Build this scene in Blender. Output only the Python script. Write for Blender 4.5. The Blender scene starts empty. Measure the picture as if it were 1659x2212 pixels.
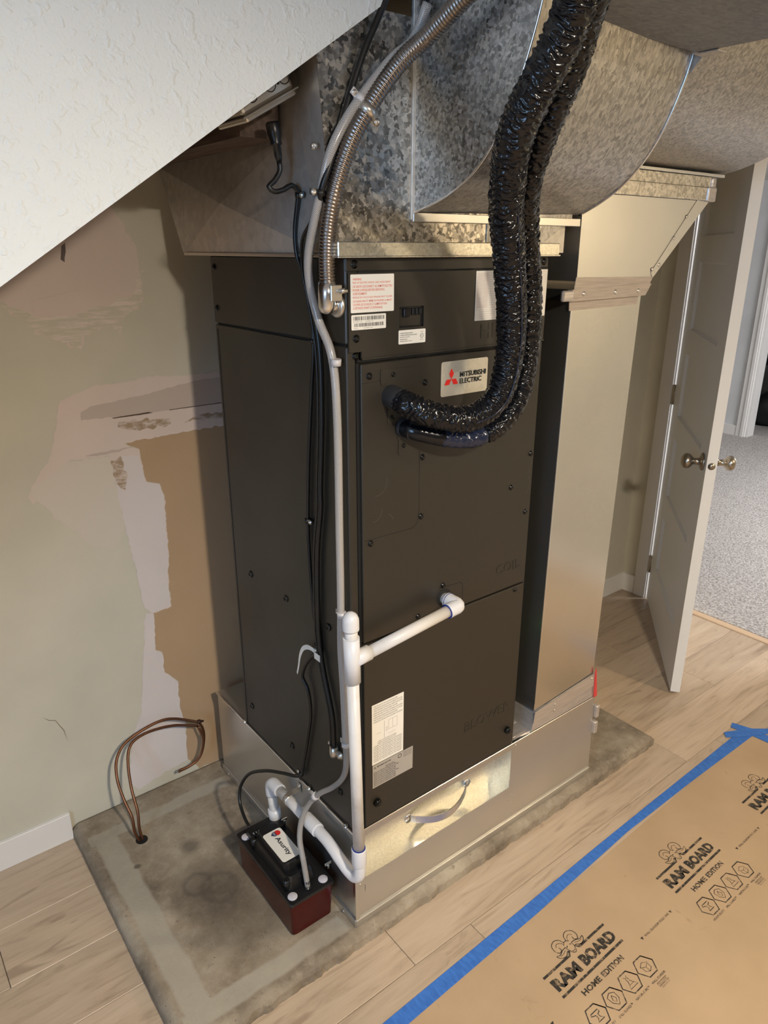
import bpy, bmesh, math, random
from mathutils import Vector, Matrix, noise
from mathutils.geometry import delaunay_2d_cdt
random.seed(7)
D2R = math.pi/180
scene = bpy.context.scene
col = scene.collection

# ------------------------------------------------------------------ camera
cam_d = bpy.data.cameras.new('camera'); cam = bpy.data.objects.new('camera', cam_d); col.objects.link(cam)
yaw, pit, rol = 0.661784, 0.350161, 0.000509
fw = Vector((math.sin(yaw)*math.cos(pit), math.cos(yaw)*math.cos(pit), -math.sin(pit)))
rt = Vector((math.cos(yaw), -math.sin(yaw), 0)); up = rt.cross(fw)
r2 = rt*math.cos(rol)+up*math.sin(rol); u2 = -rt*math.sin(rol)+up*math.cos(rol)
M = Matrix.Identity(4)
for i in range(3):
    M[i][0] = r2[i]; M[i][1] = u2[i]; M[i][2] = -fw[i]
M[0][3], M[1][3], M[2][3] = -0.77576, -1.10866, 1.64962
cam.matrix_world = M
cam_d.sensor_fit = 'HORIZONTAL'; cam_d.sensor_width = 36; cam_d.lens = 1554.83/1659*36
cam_d.clip_start = 0.02
scene.camera = cam

# ------------------------------------------------------------------ light and exposure
vs = scene.view_settings
vs.view_transform = 'Standard'; vs.look = 'None'; vs.gamma = 1; vs.use_curve_mapping = False
vs.exposure = 0.7
w = bpy.data.worlds.new('world'); scene.world = w; w.use_nodes = True
w.node_tree.nodes['Background'].inputs[0].default_value = (0.55, 0.65, 0.85, 1)
w.node_tree.nodes['Background'].inputs[1].default_value = 0.6

def area(name, loc, target, size, power, color, shape='DISK', size_y=None):
    d = bpy.data.lights.new(name, 'AREA'); d.shape = shape; d.size = size
    if size_y: d.size_y = size_y
    d.energy = power; d.color = color
    o = bpy.data.objects.new(name, d); col.objects.link(o); o.location = loc
    o.rotation_euler = (Vector(target)-Vector(loc)).to_track_quat('-Z', 'Y').to_euler()
    return o
WARM = (1.0, 0.885, 0.725)
area('lamp_main', (-0.28, -1.75, 2.115), (-0.28, -1.75, 0), 0.14, 42, WARM)
area('lamp_right', (1.95, -1.75, 2.115), (1.95, -1.75, 0), 0.14, 13, (1.0, 0.76, 0.46))
area('daylight_window', (-2.96, -1.50, 1.50), (0.5, -0.6, 1.2), 1.0, 27, (0.34, 0.61, 1.0), 'RECTANGLE', 1.2)
area('daylight_hall', (4.6, -0.9, 2.16), (4.6, 0.0, 0), 1.4, 120, (0.95, 0.96, 1.0), 'DISK')

# ------------------------------------------------------------------ materials
def mat(name, color, rough=0.5, metal=0.0, **kw):
    m = bpy.data.materials.new(name); m.use_nodes = True
    b = m.node_tree.nodes['Principled BSDF']
    b.inputs['Base Color'].default_value = (*color, 1)
    b.inputs['Roughness'].default_value = rough
    b.inputs['Metallic'].default_value = metal
    for k, v in kw.items():
        b.inputs[k.replace('_', ' ')].default_value = v
    return m
class NT:
    def __init__(s, m):
        s.t = m.node_tree; s.b = s.t.nodes['Principled BSDF']
        s.co = s.t.nodes.new('ShaderNodeTexCoord')
    def n(s, typ, **kw):
        x = s.t.nodes.new(typ)
        for k, v in kw.items():
            if hasattr(x, k): setattr(x, k, v)
            else: x.inputs[k].default_value = v
        return x
    def l(s, a, b): s.t.links.new(a, b)
    def mapping(s, scale=(1,1,1), src=None, rot=(0,0,0), loc=(0,0,0)):
        m = s.n('ShaderNodeMapping'); m.inputs['Scale'].default_value = scale
        m.inputs['Rotation'].default_value = rot; m.inputs['Location'].default_value = loc
        s.l(src or s.co.outputs['Object'], m.inputs['Vector']); return m.outputs[0]
    def noise(s, scale, vec=None, detail=3, rough=0.5, dist=0.0):
        x = s.n('ShaderNodeTexNoise'); x.inputs['Scale'].default_value = scale
        x.inputs['Detail'].default_value = detail; x.inputs['Roughness'].default_value = rough
        x.inputs['Distortion'].default_value = dist
        s.l(vec or s.co.outputs['Object'], x.inputs['Vector']); return x.outputs[0]
    def ramp(s, fac, stops):
        r = s.n('ShaderNodeValToRGB'); e = r.color_ramp.elements
        while len(e) > 1: e.remove(e[-1])
        e[0].position = stops[0][0]; e[0].color = (*stops[0][1], 1) if len(stops[0][1]) == 3 else stops[0][1]
        for p, c in stops[1:]:
            q = e.new(p); q.color = (*c, 1)
        s.l(fac, r.inputs[0]); return r.outputs[0]
    def mix(s, fac, a, b, mode='MIX'):
        x = s.n('ShaderNodeMix', data_type='RGBA', blend_type=mode)
        if isinstance(fac, (int, float)): x.inputs[0].default_value = fac
        else: s.l(fac, x.inputs[0])
        for v, i in ((a, 6), (b, 7)):
            if isinstance(v, tuple): x.inputs[i].default_value = (*v, 1)
            else: s.l(v, x.inputs[i])
        return x.outputs[2]
    def math(s, op, a, b=None, c=None):
        x = s.n('ShaderNodeMath', operation=op)
        for i, v in enumerate((a, b, c)):
            if v is None: continue
            if isinstance(v, (int, float)): x.inputs[i].default_value = v
            else: s.l(v, x.inputs[i])
        return x.outputs[0]
    def bump(s, h, strength=0.3, dist=0.01):
        x = s.n('ShaderNodeBump'); x.inputs['Strength'].default_value = strength
        x.inputs['Distance'].default_value = dist
        s.l(h, x.inputs['Height']); s.l(x.outputs[0], s.b.inputs['Normal']); return x
    def rng(s, v, lo, hi, a=0.0, b=1.0):
        x = s.n('ShaderNodeMapRange'); s.l(v, x.inputs[0])
        x.inputs[1].default_value = lo; x.inputs[2].default_value = hi
        x.inputs[3].default_value = a; x.inputs[4].default_value = b; return x.outputs[0]
def g(v): return (v, v, v)

def galv(name, scale=60, lo=0.25, hi=0.62, rlo=0.28, rhi=0.5, stretch=(1,1,1), tint=(1,0.97,0.93), warp=0.012, steep=False, metal=1.0, bumps=0.12):
    m = mat(name, (0.5,0.5,0.5), 0.4, metal); T = NT(m)
    v = T.mapping(stretch)
    nz = T.n('ShaderNodeTexNoise'); nz.inputs['Scale'].default_value = scale*0.8; nz.inputs['Detail'].default_value = 3
    T.l(v, nz.inputs['Vector'])
    vm = T.n('ShaderNodeVectorMath', operation='MULTIPLY_ADD'); T.l(nz.outputs['Color'], vm.inputs[0])
    vm.inputs[1].default_value = (warp,)*3; T.l(v, vm.inputs[2])
    vo = T.n('ShaderNodeTexVoronoi'); vo.inputs['Scale'].default_value = scale; T.l(vm.outputs[0], vo.inputs['Vector'])
    sep = T.n('ShaderNodeSeparateColor'); T.l(vo.outputs['Color'], sep.inputs[0])
    big = T.noise(2.5, detail=4)
    f = T.math('MULTIPLY_ADD', big, 0.35, T.math('MULTIPLY', sep.outputs[0], 0.85))
    c = T.ramp(f, [((0.42 if steep else 0.1), tuple(lo*t for t in tint)), ((0.80 if steep else 0.95), tuple(hi*t for t in tint))])
    T.l(c, T.b.inputs['Base Color'])
    T.l(T.rng(sep.outputs[1], 0, 1, rlo, rhi), T.b.inputs['Roughness'])
    T.bump(sep.outputs[2], bumps, 0.002)
    return m

def wall_paint(name, c, rough=0.6, var=0.08, bscale=220, bs=0.12):
    m = mat(name, c, rough); T = NT(m)
    n1 = T.noise(3.0, detail=5)
    T.l(T.mix(T.rng(n1, 0.3, 0.7), tuple(x*(1-var) for x in c), tuple(min(1, x*(1+var)) for x in c)), T.b.inputs['Base Color'])
    T.bump(T.noise(bscale, detail=2), bs, 0.002)
    return m

M_sage = wall_paint('sage_wall_paint', (0.60,0.565,0.465))
M_white = wall_paint('white_trim_paint', (0.80,0.78,0.75), 0.35, 0.03, 60, 0.03)
M_door = wall_paint('white_door_paint', (0.78,0.77,0.74), 0.35, 0.02, 80, 0.03)
M_ceil = wall_paint('ceiling_paint', (0.62,0.61,0.58), 0.8)
M_primer = wall_paint('pinkish_primer', (0.70,0.59,0.53), 0.75, 0.06)
M_lav = wall_paint('pale_joint_compound', (0.68,0.62,0.60), 0.75, 0.05)
M_tanp = wall_paint('tan_board_face', (0.45,0.31,0.185), 0.7, 0.06)
M_bandp = wall_paint('greyish_board_face', (0.54,0.45,0.39), 0.7, 0.05)
M_bandp_dark = mat('scratch_brown', (0.25,0.20,0.14), 0.8)
M_crack = mat('dark_crack', (0.10,0.07,0.05), 0.9)

def knockdown():
    m = mat('white_knockdown_texture', (0.74,0.775,0.775), 0.6); T = NT(m)
    a = T.noise(60, detail=2, dist=0.3); b = T.noise(150, detail=2)
    h = T.math('ADD', T.rng(a, 0.56, 0.66), T.math('MULTIPLY', T.rng(b, 0.5, 0.7), 0.3))
    T.bump(h, 0.35, 0.003); return m
M_knock = knockdown()

def brushed_patch(name, base, under, s1, s2, rot):
    # dry-brushed compound: streaks of one coat over the other
    m = mat(name, base, 0.75); T = NT(m)
    v = T.mapping((s1, 1, s2), rot=(0, rot, 0))
    T.l(T.mix(T.rng(T.noise(10, v, detail=5, rough=0.7), 0.45, 0.6), under, base), T.b.inputs['Base Color'])
    return m
M_brush = brushed_patch('brushed_primer', (0.74,0.64,0.58), (0.58,0.54,0.44), 1.2, 10, 0.6)
M_smudge = brushed_patch('smudged_tan', (0.62,0.53,0.47), (0.36,0.26,0.17), 3, 9, 0.0)

def wood_floor():
    m = mat('pale_oak_plank', (0.5,0.37,0.24), 0.42); T = NT(m)
    oi = T.n('ShaderNodeObjectInfo')
    off = T.n('ShaderNodeVectorMath', operation='MULTIPLY_ADD')
    T.l(oi.outputs['Random'], off.inputs[0]); off.inputs[1].default_value = (13, 31, 7)
    T.l(T.co.outputs['Object'], off.inputs[2])
    v = T.mapping((1.1, 11, 1), src=off.outputs[0])
    a = T.noise(3.0, v, detail=6, rough=0.62, dist=1.2)
    v2 = T.mapping((2.5, 60, 1), src=off.outputs[0])
    b = T.noise(5.0, v2, detail=3)
    v3 = T.mapping((1.6, 6, 1), src=off.outputs[0])
    k = T.noise(1.8, v3, detail=4, dist=2.0)
    c1 = T.ramp(a, [(0.25, (0.30,0.222,0.15)), (0.45, (0.48,0.372,0.27)), (0.72, (0.57,0.458,0.345))])
    c2 = T.mix(T.rng(b, 0.3, 0.7, 0.0, 0.35), c1, (0.48,0.37,0.27))
    c3 = T.mix(T.rng(k, 0.62, 0.72, 0.0, 0.75), c2, (0.30,0.22,0.155))
    tone = T.rng(oi.outputs['Random'], 0, 1, 0.86, 1.1)
    hs = T.n('ShaderNodeHueSaturation'); T.l(c3, hs.inputs['Color']); T.l(tone, hs.inputs['Value'])
    T.l(hs.outputs[0], T.b.inputs['Base Color'])
    T.bump(b, 0.15, 0.001); return m
M_floor = wood_floor()

def concrete():
    m = mat('stained_concrete', (0.2,0.17,0.13), 0.75); T = NT(m)
    nA = T.noise(5, detail=6, rough=0.65); nB = T.noise(40, detail=4); nC = T.noise(2.2, detail=3, dist=0.8)
    base = T.ramp(nA, [(0.33, (0.12,0.095,0.068)), (0.48, (0.25,0.205,0.15)), (0.66, (0.39,0.335,0.255))])
    base = T.mix(T.rng(nB, 0.55, 0.75, 0, 0.35), base, (0.38,0.33,0.27))
    nS = T.noise(26, detail=6, rough=0.75); nW = T.noise(110, detail=4, rough=0.8)
    base = T.mix(T.rng(nS, 0.60, 0.70, 0, 0.6), base, (0.085,0.062,0.042))
    base = T.mix(T.rng(nW, 0.64, 0.72, 0, 0.6), base, (0.52,0.49,0.43))
    base = T.mix(T.rng(T.noise(130, T.mapping((1,1,1), loc=(3,1,2)), detail=3, rough=0.7), 0.66, 0.70, 0, 0.7), base, (0.05,0.035,0.025))
    sx = T.n('ShaderNodeSeparateXYZ'); wv = T.n('ShaderNodeVectorMath', operation='MULTIPLY_ADD')
    nz = T.n('ShaderNodeTexNoise'); nz.inputs['Scale'].default_value = 14; T.l(T.co.outputs['Object'], nz.inputs['Vector'])
    T.l(nz.outputs['Color'], wv.inputs[0]); wv.inputs[1].default_value = (0.018,)*3; T.l(T.co.outputs['Object'], wv.inputs[2])
    T.l(wv.outputs[0], sx.inputs[0]); X, Y = sx.outputs[0], sx.outputs[1]
    def band(v, c, h):
        return T.rng(T.math('ABSOLUTE', T.math('SUBTRACT', v, c)), h-0.004, h+0.004, 1, 0)
    # paler footprint left by an earlier stand: a frame on the left part of the pad
    inx = T.math('MULTIPLY', T.rng(X, -0.44, -0.436), T.rng(X, -0.015, 0.0, 1, 0))
    iny = T.math('MULTIPLY', T.rng(Y, 0.012, 0.018), T.rng(Y, 0.715, 0.72, 1, 0))
    fr = T.math('MULTIPLY', T.math('MAXIMUM', T.math('MULTIPLY', band(X, -0.396, 0.032), iny),
                 T.math('MAXIMUM', T.math('MULTIPLY', band(Y, 0.037, 0.026), inx), T.math('MULTIPLY', band(Y, 0.70, 0.022), inx))), T.rng(nC, 0.3, 0.5, 0.35, 0.75))
    base = T.mix(fr, base, (0.40,0.37,0.305))
    def spot(cx, cy, r, amt, b, ring=False):
        dx = T.math('SUBTRACT', X, cx); dy = T.math('SUBTRACT', Y, cy)
        d = T.math('SQRT', T.math('ADD', T.math('MULTIPLY', dx, dx), T.math('MULTIPLY', dy, dy)))
        if ring: f = T.rng(T.math('ABSOLUTE', T.math('SUBTRACT', d, r)), 0.0, 0.012, amt, 0)
        else: f = T.rng(d, r*0.4, r, amt, 0)
        return T.mix(f, b, (0.075,0.06,0.045))
    base = spot(-0.215, 0.515, 0.035, 0.6, base); base = spot(-0.235, 0.35, 0.12, 0.55, base)
    base = spot(-0.255, 0.375, 0.035, 0.5, base, True); base = spot(-0.21, 0.33, 0.045, 0.4, base, True)
    base = spot(-0.20, 0.20, 0.16, 0.45, base); base = spot(-0.36, 0.535, 0.012, 0.8, base)
    T.l(base, T.b.inputs['Base Color'])
    T.bump(T.math('ADD', nB, T.math('MULTIPLY', T.noise(150, detail=3), 0.5)), 0.5, 0.003)
    return m
M_conc = concrete()

def carpet():
    m = mat('grey_cut_pile_carpet', (0.45,0.42,0.39), 0.95); T = NT(m)
    n = T.noise(95, detail=3, rough=0.7)
    T.l(T.ramp(n, [(0.36, (0.27,0.24,0.22)), (0.5, (0.50,0.46,0.43)), (0.64, (0.68,0.64,0.60))]), T.b.inputs['Base Color'])
    T.bump(n, 0.8, 0.01); return m
M_carpet = carpet()

def cabinet_paint():
    m = mat('charcoal_brown_enamel', (0.024,0.0205,0.0155), 0.42); T = NT(m)
    T.bump(T.noise(420, detail=2), 0.10, 0.0008)
    T.l(T.rng(T.noise(4, detail=3), 0.3, 0.7, 0.38, 0.48), T.b.inputs['Roughness']); return m
M_cab = cabinet_paint()
M_cabdark = mat('black_gap', (0.004,0.004,0.004), 0.8)
M_screw = mat('black_screw', (0.01,0.01,0.01), 0.25, 0.6)
M_blackpl = mat('black_plastic', (0.008,0.008,0.009), 0.32)
M_blackrub = mat('black_cable_jacket', (0.008,0.008,0.008), 0.38)
M_zinc = mat('zinc_plated_steel', (0.62,0.58,0.52), 0.33, 0.9)
M_steelw = mat('bright_steel', (0.72,0.72,0.74), 0.22, 1.0)
def sheet(name, c=(0.72,0.70,0.66), r0=0.22, r1=0.32, metal=0.95):
    m = mat(name, c, r0, metal); T = NT(m)
    a = T.noise(5, detail=3, rough=0.5)
    T.l(T.mix(T.rng(a, 0.0, 1.0), tuple(x*0.85 for x in c), c), T.b.inputs['Base Color'])
    T.l(T.rng(T.noise(4, T.mapping((1,1,0.5)), detail=1), 0.0, 1.0, r0-0.04, r1+0.04), T.b.inputs['Roughness'])
    return m
M_galv_fine = sheet('galvanised_fine', (0.70,0.70,0.685), 0.33, 0.35)
M_galv_riser = sheet('galvanised_riser', (0.70,0.69,0.66), 0.205, 0.22)
M_galv_spangle = galv('galvanised_big_spangle', 125, 0.10, 0.62, 0.25, 0.5, tint=(1,0.94,0.85), warp=0.022)
M_galv_mid = galv('galvanised_medium_spangle', 190, 0.22, 0.50, 0.28, 0.46, stretch=(1,1,0.45), tint=(1,0.965,0.91), warp=0.016, metal=0.6)
M_galv_cheek = galv('galvanised_cheek_spangle', 200, 0.20, 0.66, 0.26, 0.48, tint=(0.95,0.98,1.0), warp=0.010)
M_galv_dull = galv('galvanised_dull', 60, 0.50, 0.60, 0.40, 0.5, tint=(1,0.95,0.88), warp=0.01, metal=0.6)
def tapemat(name, c, r, metal):
    m = mat(name, c, r, metal); T = NT(m)
    T.l(T.ramp(T.noise(60, T.mapping((0.25,1,3)), detail=4, rough=0.7), [(0.3, tuple(x*0.75 for x in c)), (0.7, c)]), T.b.inputs['Base Color'])
    T.bump(T.noise(70, T.mapping((0.3,1,3)), detail=3), 0.35, 0.002); return m
M_tape = tapemat('grey_sealing_tape', (0.50,0.43,0.37), 0.4, 0.25)
M_foil = tapemat('clear_wrinkled_tape', (0.62,0.58,0.56), 0.28, 0.6)
M_pvc = mat('white_pvc', (0.68,0.68,0.70), 0.32)
def dusty_pvc():
    m = mat('dusty_white_pvc', (0.76,0.75,0.73), 0.38); T = NT(m)
    T.l(T.mix(T.rng(T.noise(14, detail=5), 0.5, 0.72, 0, 0.6), (0.68,0.66,0.64), (0.50,0.45,0.38)), T.b.inputs['Base Color']); return m
M_pvcd = dusty_pvc()
M_blue_glue = mat('blue_primer_ring', (0.01,0.03,0.22), 0.4)
def vinyl():
    m = mat('black_wrinkled_vinyl', (0.0045,0.005,0.007), 0.2, IOR=1.42); T = NT(m)
    T.bump(T.noise(160, detail=2), 0.10, 0.002)
    m.node_tree.nodes['Principled BSDF'].inputs['Coat Weight'].default_value = 0.0
    return m
M_vinyl = vinyl()
M_navy = mat('navy_black_tape', (0.012,0.018,0.04), 0.22)
M_flex = mat('flexible_steel_conduit', (0.27,0.24,0.22), 0.32, 1.0)
def braid():
    m = mat('braided_clear_vinyl', (0.5,0.48,0.46), 0.22); T = NT(m)
    uv = T.co.outputs['UV']; s = T.n('ShaderNodeSeparateXYZ'); T.l(uv, s.inputs[0])
    # u along in metres, v round 0..1 : two sets of crossed threads
    u = T.math('MULTIPLY', s.outputs[0], 330); v = T.math('MULTIPLY', s.outputs[1], 12)
    a = T.math('PINGPONG', T.math('ADD', u, v), 0.5); b = T.math('PINGPONG', T.math('SUBTRACT', u, v), 0.5)
    th = T.math('MAXIMUM', T.rng(a, 0.28, 0.36), T.rng(b, 0.28, 0.36))
    T.l(T.mix(th, (0.16,0.145,0.135), (0.50,0.48,0.46)), T.b.inputs['Base Color'])
    T.b.inputs['Coat Weight'].default_value = 0.4
    T.bump(th, 0.25, 0.0015); return m
M_braid = braid()
M_clear = mat('cloudy_clear_vinyl', (0.55,0.53,0.51), 0.2, 0.0, Transmission_Weight=0.55, IOR=1.35)
M_clip = mat('translucent_nylon', (0.75,0.72,0.72), 0.35, 0.0, Transmission_Weight=0.25)
M_copper = mat('tarnished_copper', (0.17,0.075,0.038), 0.38, 0.75)
M_red = mat('dark_red_plastic', (0.050,0.0022,0.002), 0.16, IOR=1.38)
M_redb = mat('red_plastic', (0.62,0.05,0.05), 0.4)
M_label = mat('white_label', (0.80,0.78,0.72), 0.45)
M_labelg = mat('grey_label', (0.42,0.40,0.37), 0.4, 0.2)
M_logop = galv('brushed_silver_plate', 40, 0.80, 0.88, 0.2, 0.42, tint=(1,0.98,0.9), warp=0.02, metal=0.75, bumps=0.0)
M_ink = mat('black_ink', (0.012,0.012,0.012), 0.6)
M_inkg = mat('grey_ink', (0.16,0.15,0.15), 0.6)
M_inkr = mat('red_ink', (0.70,0.12,0.09), 0.6)
M_logor = mat('red_logo_ink', (0.65,0.02,0.015), 0.4)
def paper():
    m = mat('kraft_board', (0.5,0.36,0.22), 0.7); T = NT(m)
    a = T.noise(4, detail=5); b = T.noise(300, detail=2)
    c = T.ramp(a, [(0.3, (0.39,0.275,0.165)), (0.7, (0.46,0.33,0.205))])
    k = T.noise(16, detail=5, rough=0.6, dist=1.0)
    c = T.mix(T.rng(k, 0.66, 0.75, 0, 0.45), c, (0.22,0.14,0.08))
    T.l(c, T.b.inputs['Base Color']); T.bump(b, 0.08, 0.001); return m
M_paper = paper()
def worn_ink():
    m = mat('worn_black_print', (0.02,0.018,0.015), 0.7); T = NT(m)
    f = T.rng(T.noise(70, detail=5, rough=0.7), 0.52, 0.66, 0, 0.7)
    T.l(T.mix(f, (0.025,0.022,0.018), (0.40,0.28,0.17)), T.b.inputs['Base Color']); return m
M_print = worn_ink()
def btape():
    m = mat('blue_painters_tape', (0.035,0.15,0.52), 0.55); T = NT(m)
    T.l(T.mix(T.rng(T.noise(40, T.mapping((3,1,1)), detail=3), 0.35, 0.65), (0.03,0.13,0.47), (0.045,0.18,0.58)), T.b.inputs['Base Color'])
    T.bump(T.noise(500, T.mapping((1,0.2,1))), 0.15, 0.0006); return m
M_btape = btape()
def dwood():
    m = mat('dark_old_timber', (0.09,0.06,0.045), 0.7); T = NT(m)
    T.l(T.ramp(T.noise(8, T.mapping((10,1,10)), detail=5), [(0.3, (0.055,0.035,0.027)), (0.7, (0.14,0.095,0.07))]), T.b.inputs['Base Color']); return m
M_dwood = dwood()
M_nickel = mat('satin_nickel', (0.38,0.345,0.29), 0.3, 1.0)
M_thresh = mat('pale_threshold', (0.62,0.45,0.30), 0.45)
M_dark = mat('dark_fabric', (0.012,0.012,0.014), 0.8)
M_led = mat('green_led', (0.05,0.6,0.05), 0.4); M_led.node_tree.nodes['Principled BSDF'].inputs['Emission Color'].default_value = (0.1,1,0.05,1); M_led.node_tree.nodes['Principled BSDF'].inputs['Emission Strength'].default_value = 25
M_lamp = mat('lamp_diffuser', (1,1,1), 0.5); M_lamp.node_tree.nodes['Principled BSDF'].inputs['Emission Color'].default_value = (1,0.86,0.68,1); M_lamp.node_tree.nodes['Principled BSDF'].inputs['Emission Strength'].default_value = 30
M_pane = mat('bright_window_pane', (0.5,0.6,0.8), 0.1); M_pane.node_tree.nodes['Principled BSDF'].inputs['Emission Color'].default_value = (0.5,0.72,1,1); M_pane.node_tree.nodes['Principled BSDF'].inputs['Emission Strength'].default_value = 2.5

# ------------------------------------------------------------------ mesh helpers
def thing(name, label, cat, loc=(0,0,0), group=None, kind=None):
    o = bpy.data.objects.new(name, None); col.objects.link(o); o.location = loc
    o.empty_display_size = 0.05
    if label: o['label'] = label
    if cat: o['category'] = cat
    if group: o['group'] = group
    if kind: o['kind'] = kind
    return o
def tag(o, label=None, cat=None, group=None, kind=None):
    if label: o['label'] = label
    if cat: o['category'] = cat
    if group: o['group'] = group
    if kind: o['kind'] = kind
    return o
def link(name, me, m, parent=None, smooth=False):
    o = bpy.data.objects.new(name, me); col.objects.link(o)
    if m: me.materials.append(m)
    if parent:
        o.parent = parent
        # parts are modelled in world coordinates: cancel the parent's offset
        p = parent; off = Vector((0,0,0))
        while p: off += p.location; p = p.parent
        o.location = -off
    if smooth:
        for f in me.polygons: f.use_smooth = True
    return o
def mesh(bm, name):
    me = bpy.data.meshes.new(name); bm.normal_update(); bm.to_mesh(me); bm.free(); return me
def B():
    return bmesh.new()
def addbox(bm, x0, x1, y0, y1, z0, z1, bev=0.0, seg=1, mt=None):
    r = bmesh.ops.create_cube(bm, size=1.0)
    vs_ = r['verts']
    for v in vs_:
        v.co = Vector(((x0+x1)/2+v.co.x*(x1-x0), (y0+y1)/2+v.co.y*(y1-y0), (z0+z1)/2+v.co.z*(z1-z0)))
    if bev:
        es = list({e for v in vs_ for e in v.link_edges})
        r2_ = bmesh.ops.bevel(bm, geom=es, offset=bev, segments=seg, affect='EDGES', profile=0.5)
        vs_ = list({v for f in r2_['faces'] for v in f.verts} | {v for v in vs_ if v.is_valid})
    if mt is not None:
        for v in vs_: v.co = mt @ v.co
    return vs_
def box(name, x0, x1, y0, y1, z0, z1, m, parent=None, bev=0.0, seg=1, mt=None):
    bm = B(); addbox(bm, x0, x1, y0, y1, z0, z1, bev, seg, mt); return link(name, mesh(bm, name), m, parent)
def addprism(bm, pts, vec):
    # pts: 3D polygon; extruded along vec
    vec = Vector(vec)
    a = [bm.verts.new(p) for p in pts]; b = [bm.verts.new(Vector(p)+vec) for p in pts]
    n = len(pts); fs = [bm.faces.new(a), bm.faces.new(b[::-1])]
    for i in range(n): fs.append(bm.faces.new((a[i], b[i], b[(i+1)%n], a[(i+1)%n])))
    bmesh.ops.recalc_face_normals(bm, faces=fs)
def prism(name, pts, vec, m, parent=None):
    bm = B(); addprism(bm, pts, vec); return link(name, mesh(bm, name), m, parent)
def addcyl(bm, p0, p1, r0, r1=None, n=20, caps=True):
    p0, p1 = Vector(p0), Vector(p1); r1 = r0 if r1 is None else r1
    z = (p1-p0).normalized(); x = z.orthogonal().normalized(); y = z.cross(x)
    A = [bm.verts.new(p0+(x*math.cos(t)+y*math.sin(t))*r0) for t in [2*math.pi*i/n for i in range(n)]]
    Bv = [bm.verts.new(p1+(x*math.cos(t)+y*math.sin(t))*r1) for t in [2*math.pi*i/n for i in range(n)]]
    fs = []
    for i in range(n):
        f = bm.faces.new((A[i], A[(i+1)%n], Bv[(i+1)%n], Bv[i])); f.smooth = True; fs.append(f)
    if caps: fs += [bm.faces.new(A[::-1]), bm.faces.new(Bv)]
    return fs
def cyl(name, p0, p1, r0, m, parent=None, r1=None, n=20):
    bm = B(); addcyl(bm, p0, p1, r0, r1, n); return link(name, mesh(bm, name), m, parent)
def addlathe(bm, p0, axis, prof, n=24):
    # prof: list of (distance along the axis, radius)
    p0 = Vector(p0); z = Vector(axis).normalized(); x = z.orthogonal().normalized(); y = z.cross(x)
    rings = []
    for d, r in prof:
        if r < 1e-6: rings.append([bm.verts.new(p0+z*d)])
        else: rings.append([bm.verts.new(p0+z*d+(x*math.cos(t)+y*math.sin(t))*r) for t in [2*math.pi*i/n for i in range(n)]])
    for a, b in zip(rings, rings[1:]):
        for i in range(n):
            if len(a) == 1 and len(b) == 1: continue
            if len(a) == 1: f = bm.faces.new((a[0], b[i], b[(i+1)%n]))
            elif len(b) == 1: f = bm.faces.new((a[i], b[0], a[(i+1)%n]))
            else: f = bm.faces.new((a[i], b[i], b[(i+1)%n], a[(i+1)%n]))
            f.smooth = True
    if len(rings[0]) > 1: bm.faces.new(rings[0])
    if len(rings[-1]) > 1: bm.faces.new(rings[-1][::-1])
    bmesh.ops.recalc_face_normals(bm, faces=bm.faces)
def lathe(name, p0, axis, prof, m, parent=None, n=24):
    bm = B(); addlathe(bm, p0, axis, prof, n); return link(name, mesh(bm, name), m, parent)
def spline(pts, step):
    pts = [Vector(p) for p in pts]
    if len(pts) == 2: P = [pts[0], pts[0], pts[1], pts[1]]
    P = [2*pts[0]-pts[1]]+pts+[2*pts[-1]-pts[-2]]
    out = []
    for i in range(1, len(P)-2):
        a, b, c, d = P[i-1:i+3]; L = (c-b).length; n = max(1, int(L/step))
        for k in range(n):
            t = k/n
            out.append(0.5*((2*b)+(c-a)*t+(2*a-5*b+4*c-d)*t*t+(3*b-a-3*c+d)*t**3))
    out.append(P[-2]); return out
def addtube(bm, path, rf, n=16, caps=True, uvl=None):
    # rf: radius or function (arc length, angle index fraction, unit direction) -> radius
    m_ = len(path); tang = []
    for i in range(m_):
        a = path[max(0, i-1)]; b = path[min(m_-1, i+1)]; tang.append((b-a).normalized())
    nrm = tang[0].orthogonal().normalized(); s = 0; rings = []; S = []
    for i in range(m_):
        if i:
            s += (path[i]-path[i-1]).length
            nrm = (nrm-tang[i]*nrm.dot(tang[i])).normalized()
        bn = tang[i].cross(nrm); ring = []
        for k in range(n):
            t = 2*math.pi*k/n; d = nrm*math.cos(t)+bn*math.sin(t)
            r = rf(s, k/n, d) if callable(rf) else rf
            ring.append(bm.verts.new(path[i]+d*r))
        rings.append(ring); S.append(s)
    for i in range(m_-1):
        for k in range(n):
            f = bm.faces.new((rings[i][k], rings[i][(k+1)%n], rings[i+1][(k+1)%n], rings[i+1][k])); f.smooth = True
            if uvl:
                vals = ((S[i], k/n), (S[i], (k+1)/n), (S[i+1], (k+1)/n), (S[i+1], k/n))
                for lp, v in zip(f.loops, vals): lp[uvl].uv = v
    if caps:
        bm.faces.new(rings[0][::-1]); bm.faces.new(rings[-1])
    return s
def tube(name, pts, r, m, parent=None, step=0.01, n=16, raw=False):
    bm = B(); uvl = bm.loops.layers.uv.new('UVMap')
    addtube(bm, pts if raw else spline(pts, step), r, n, True, uvl)
    return link(name, mesh(bm, name), m, parent)
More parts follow.
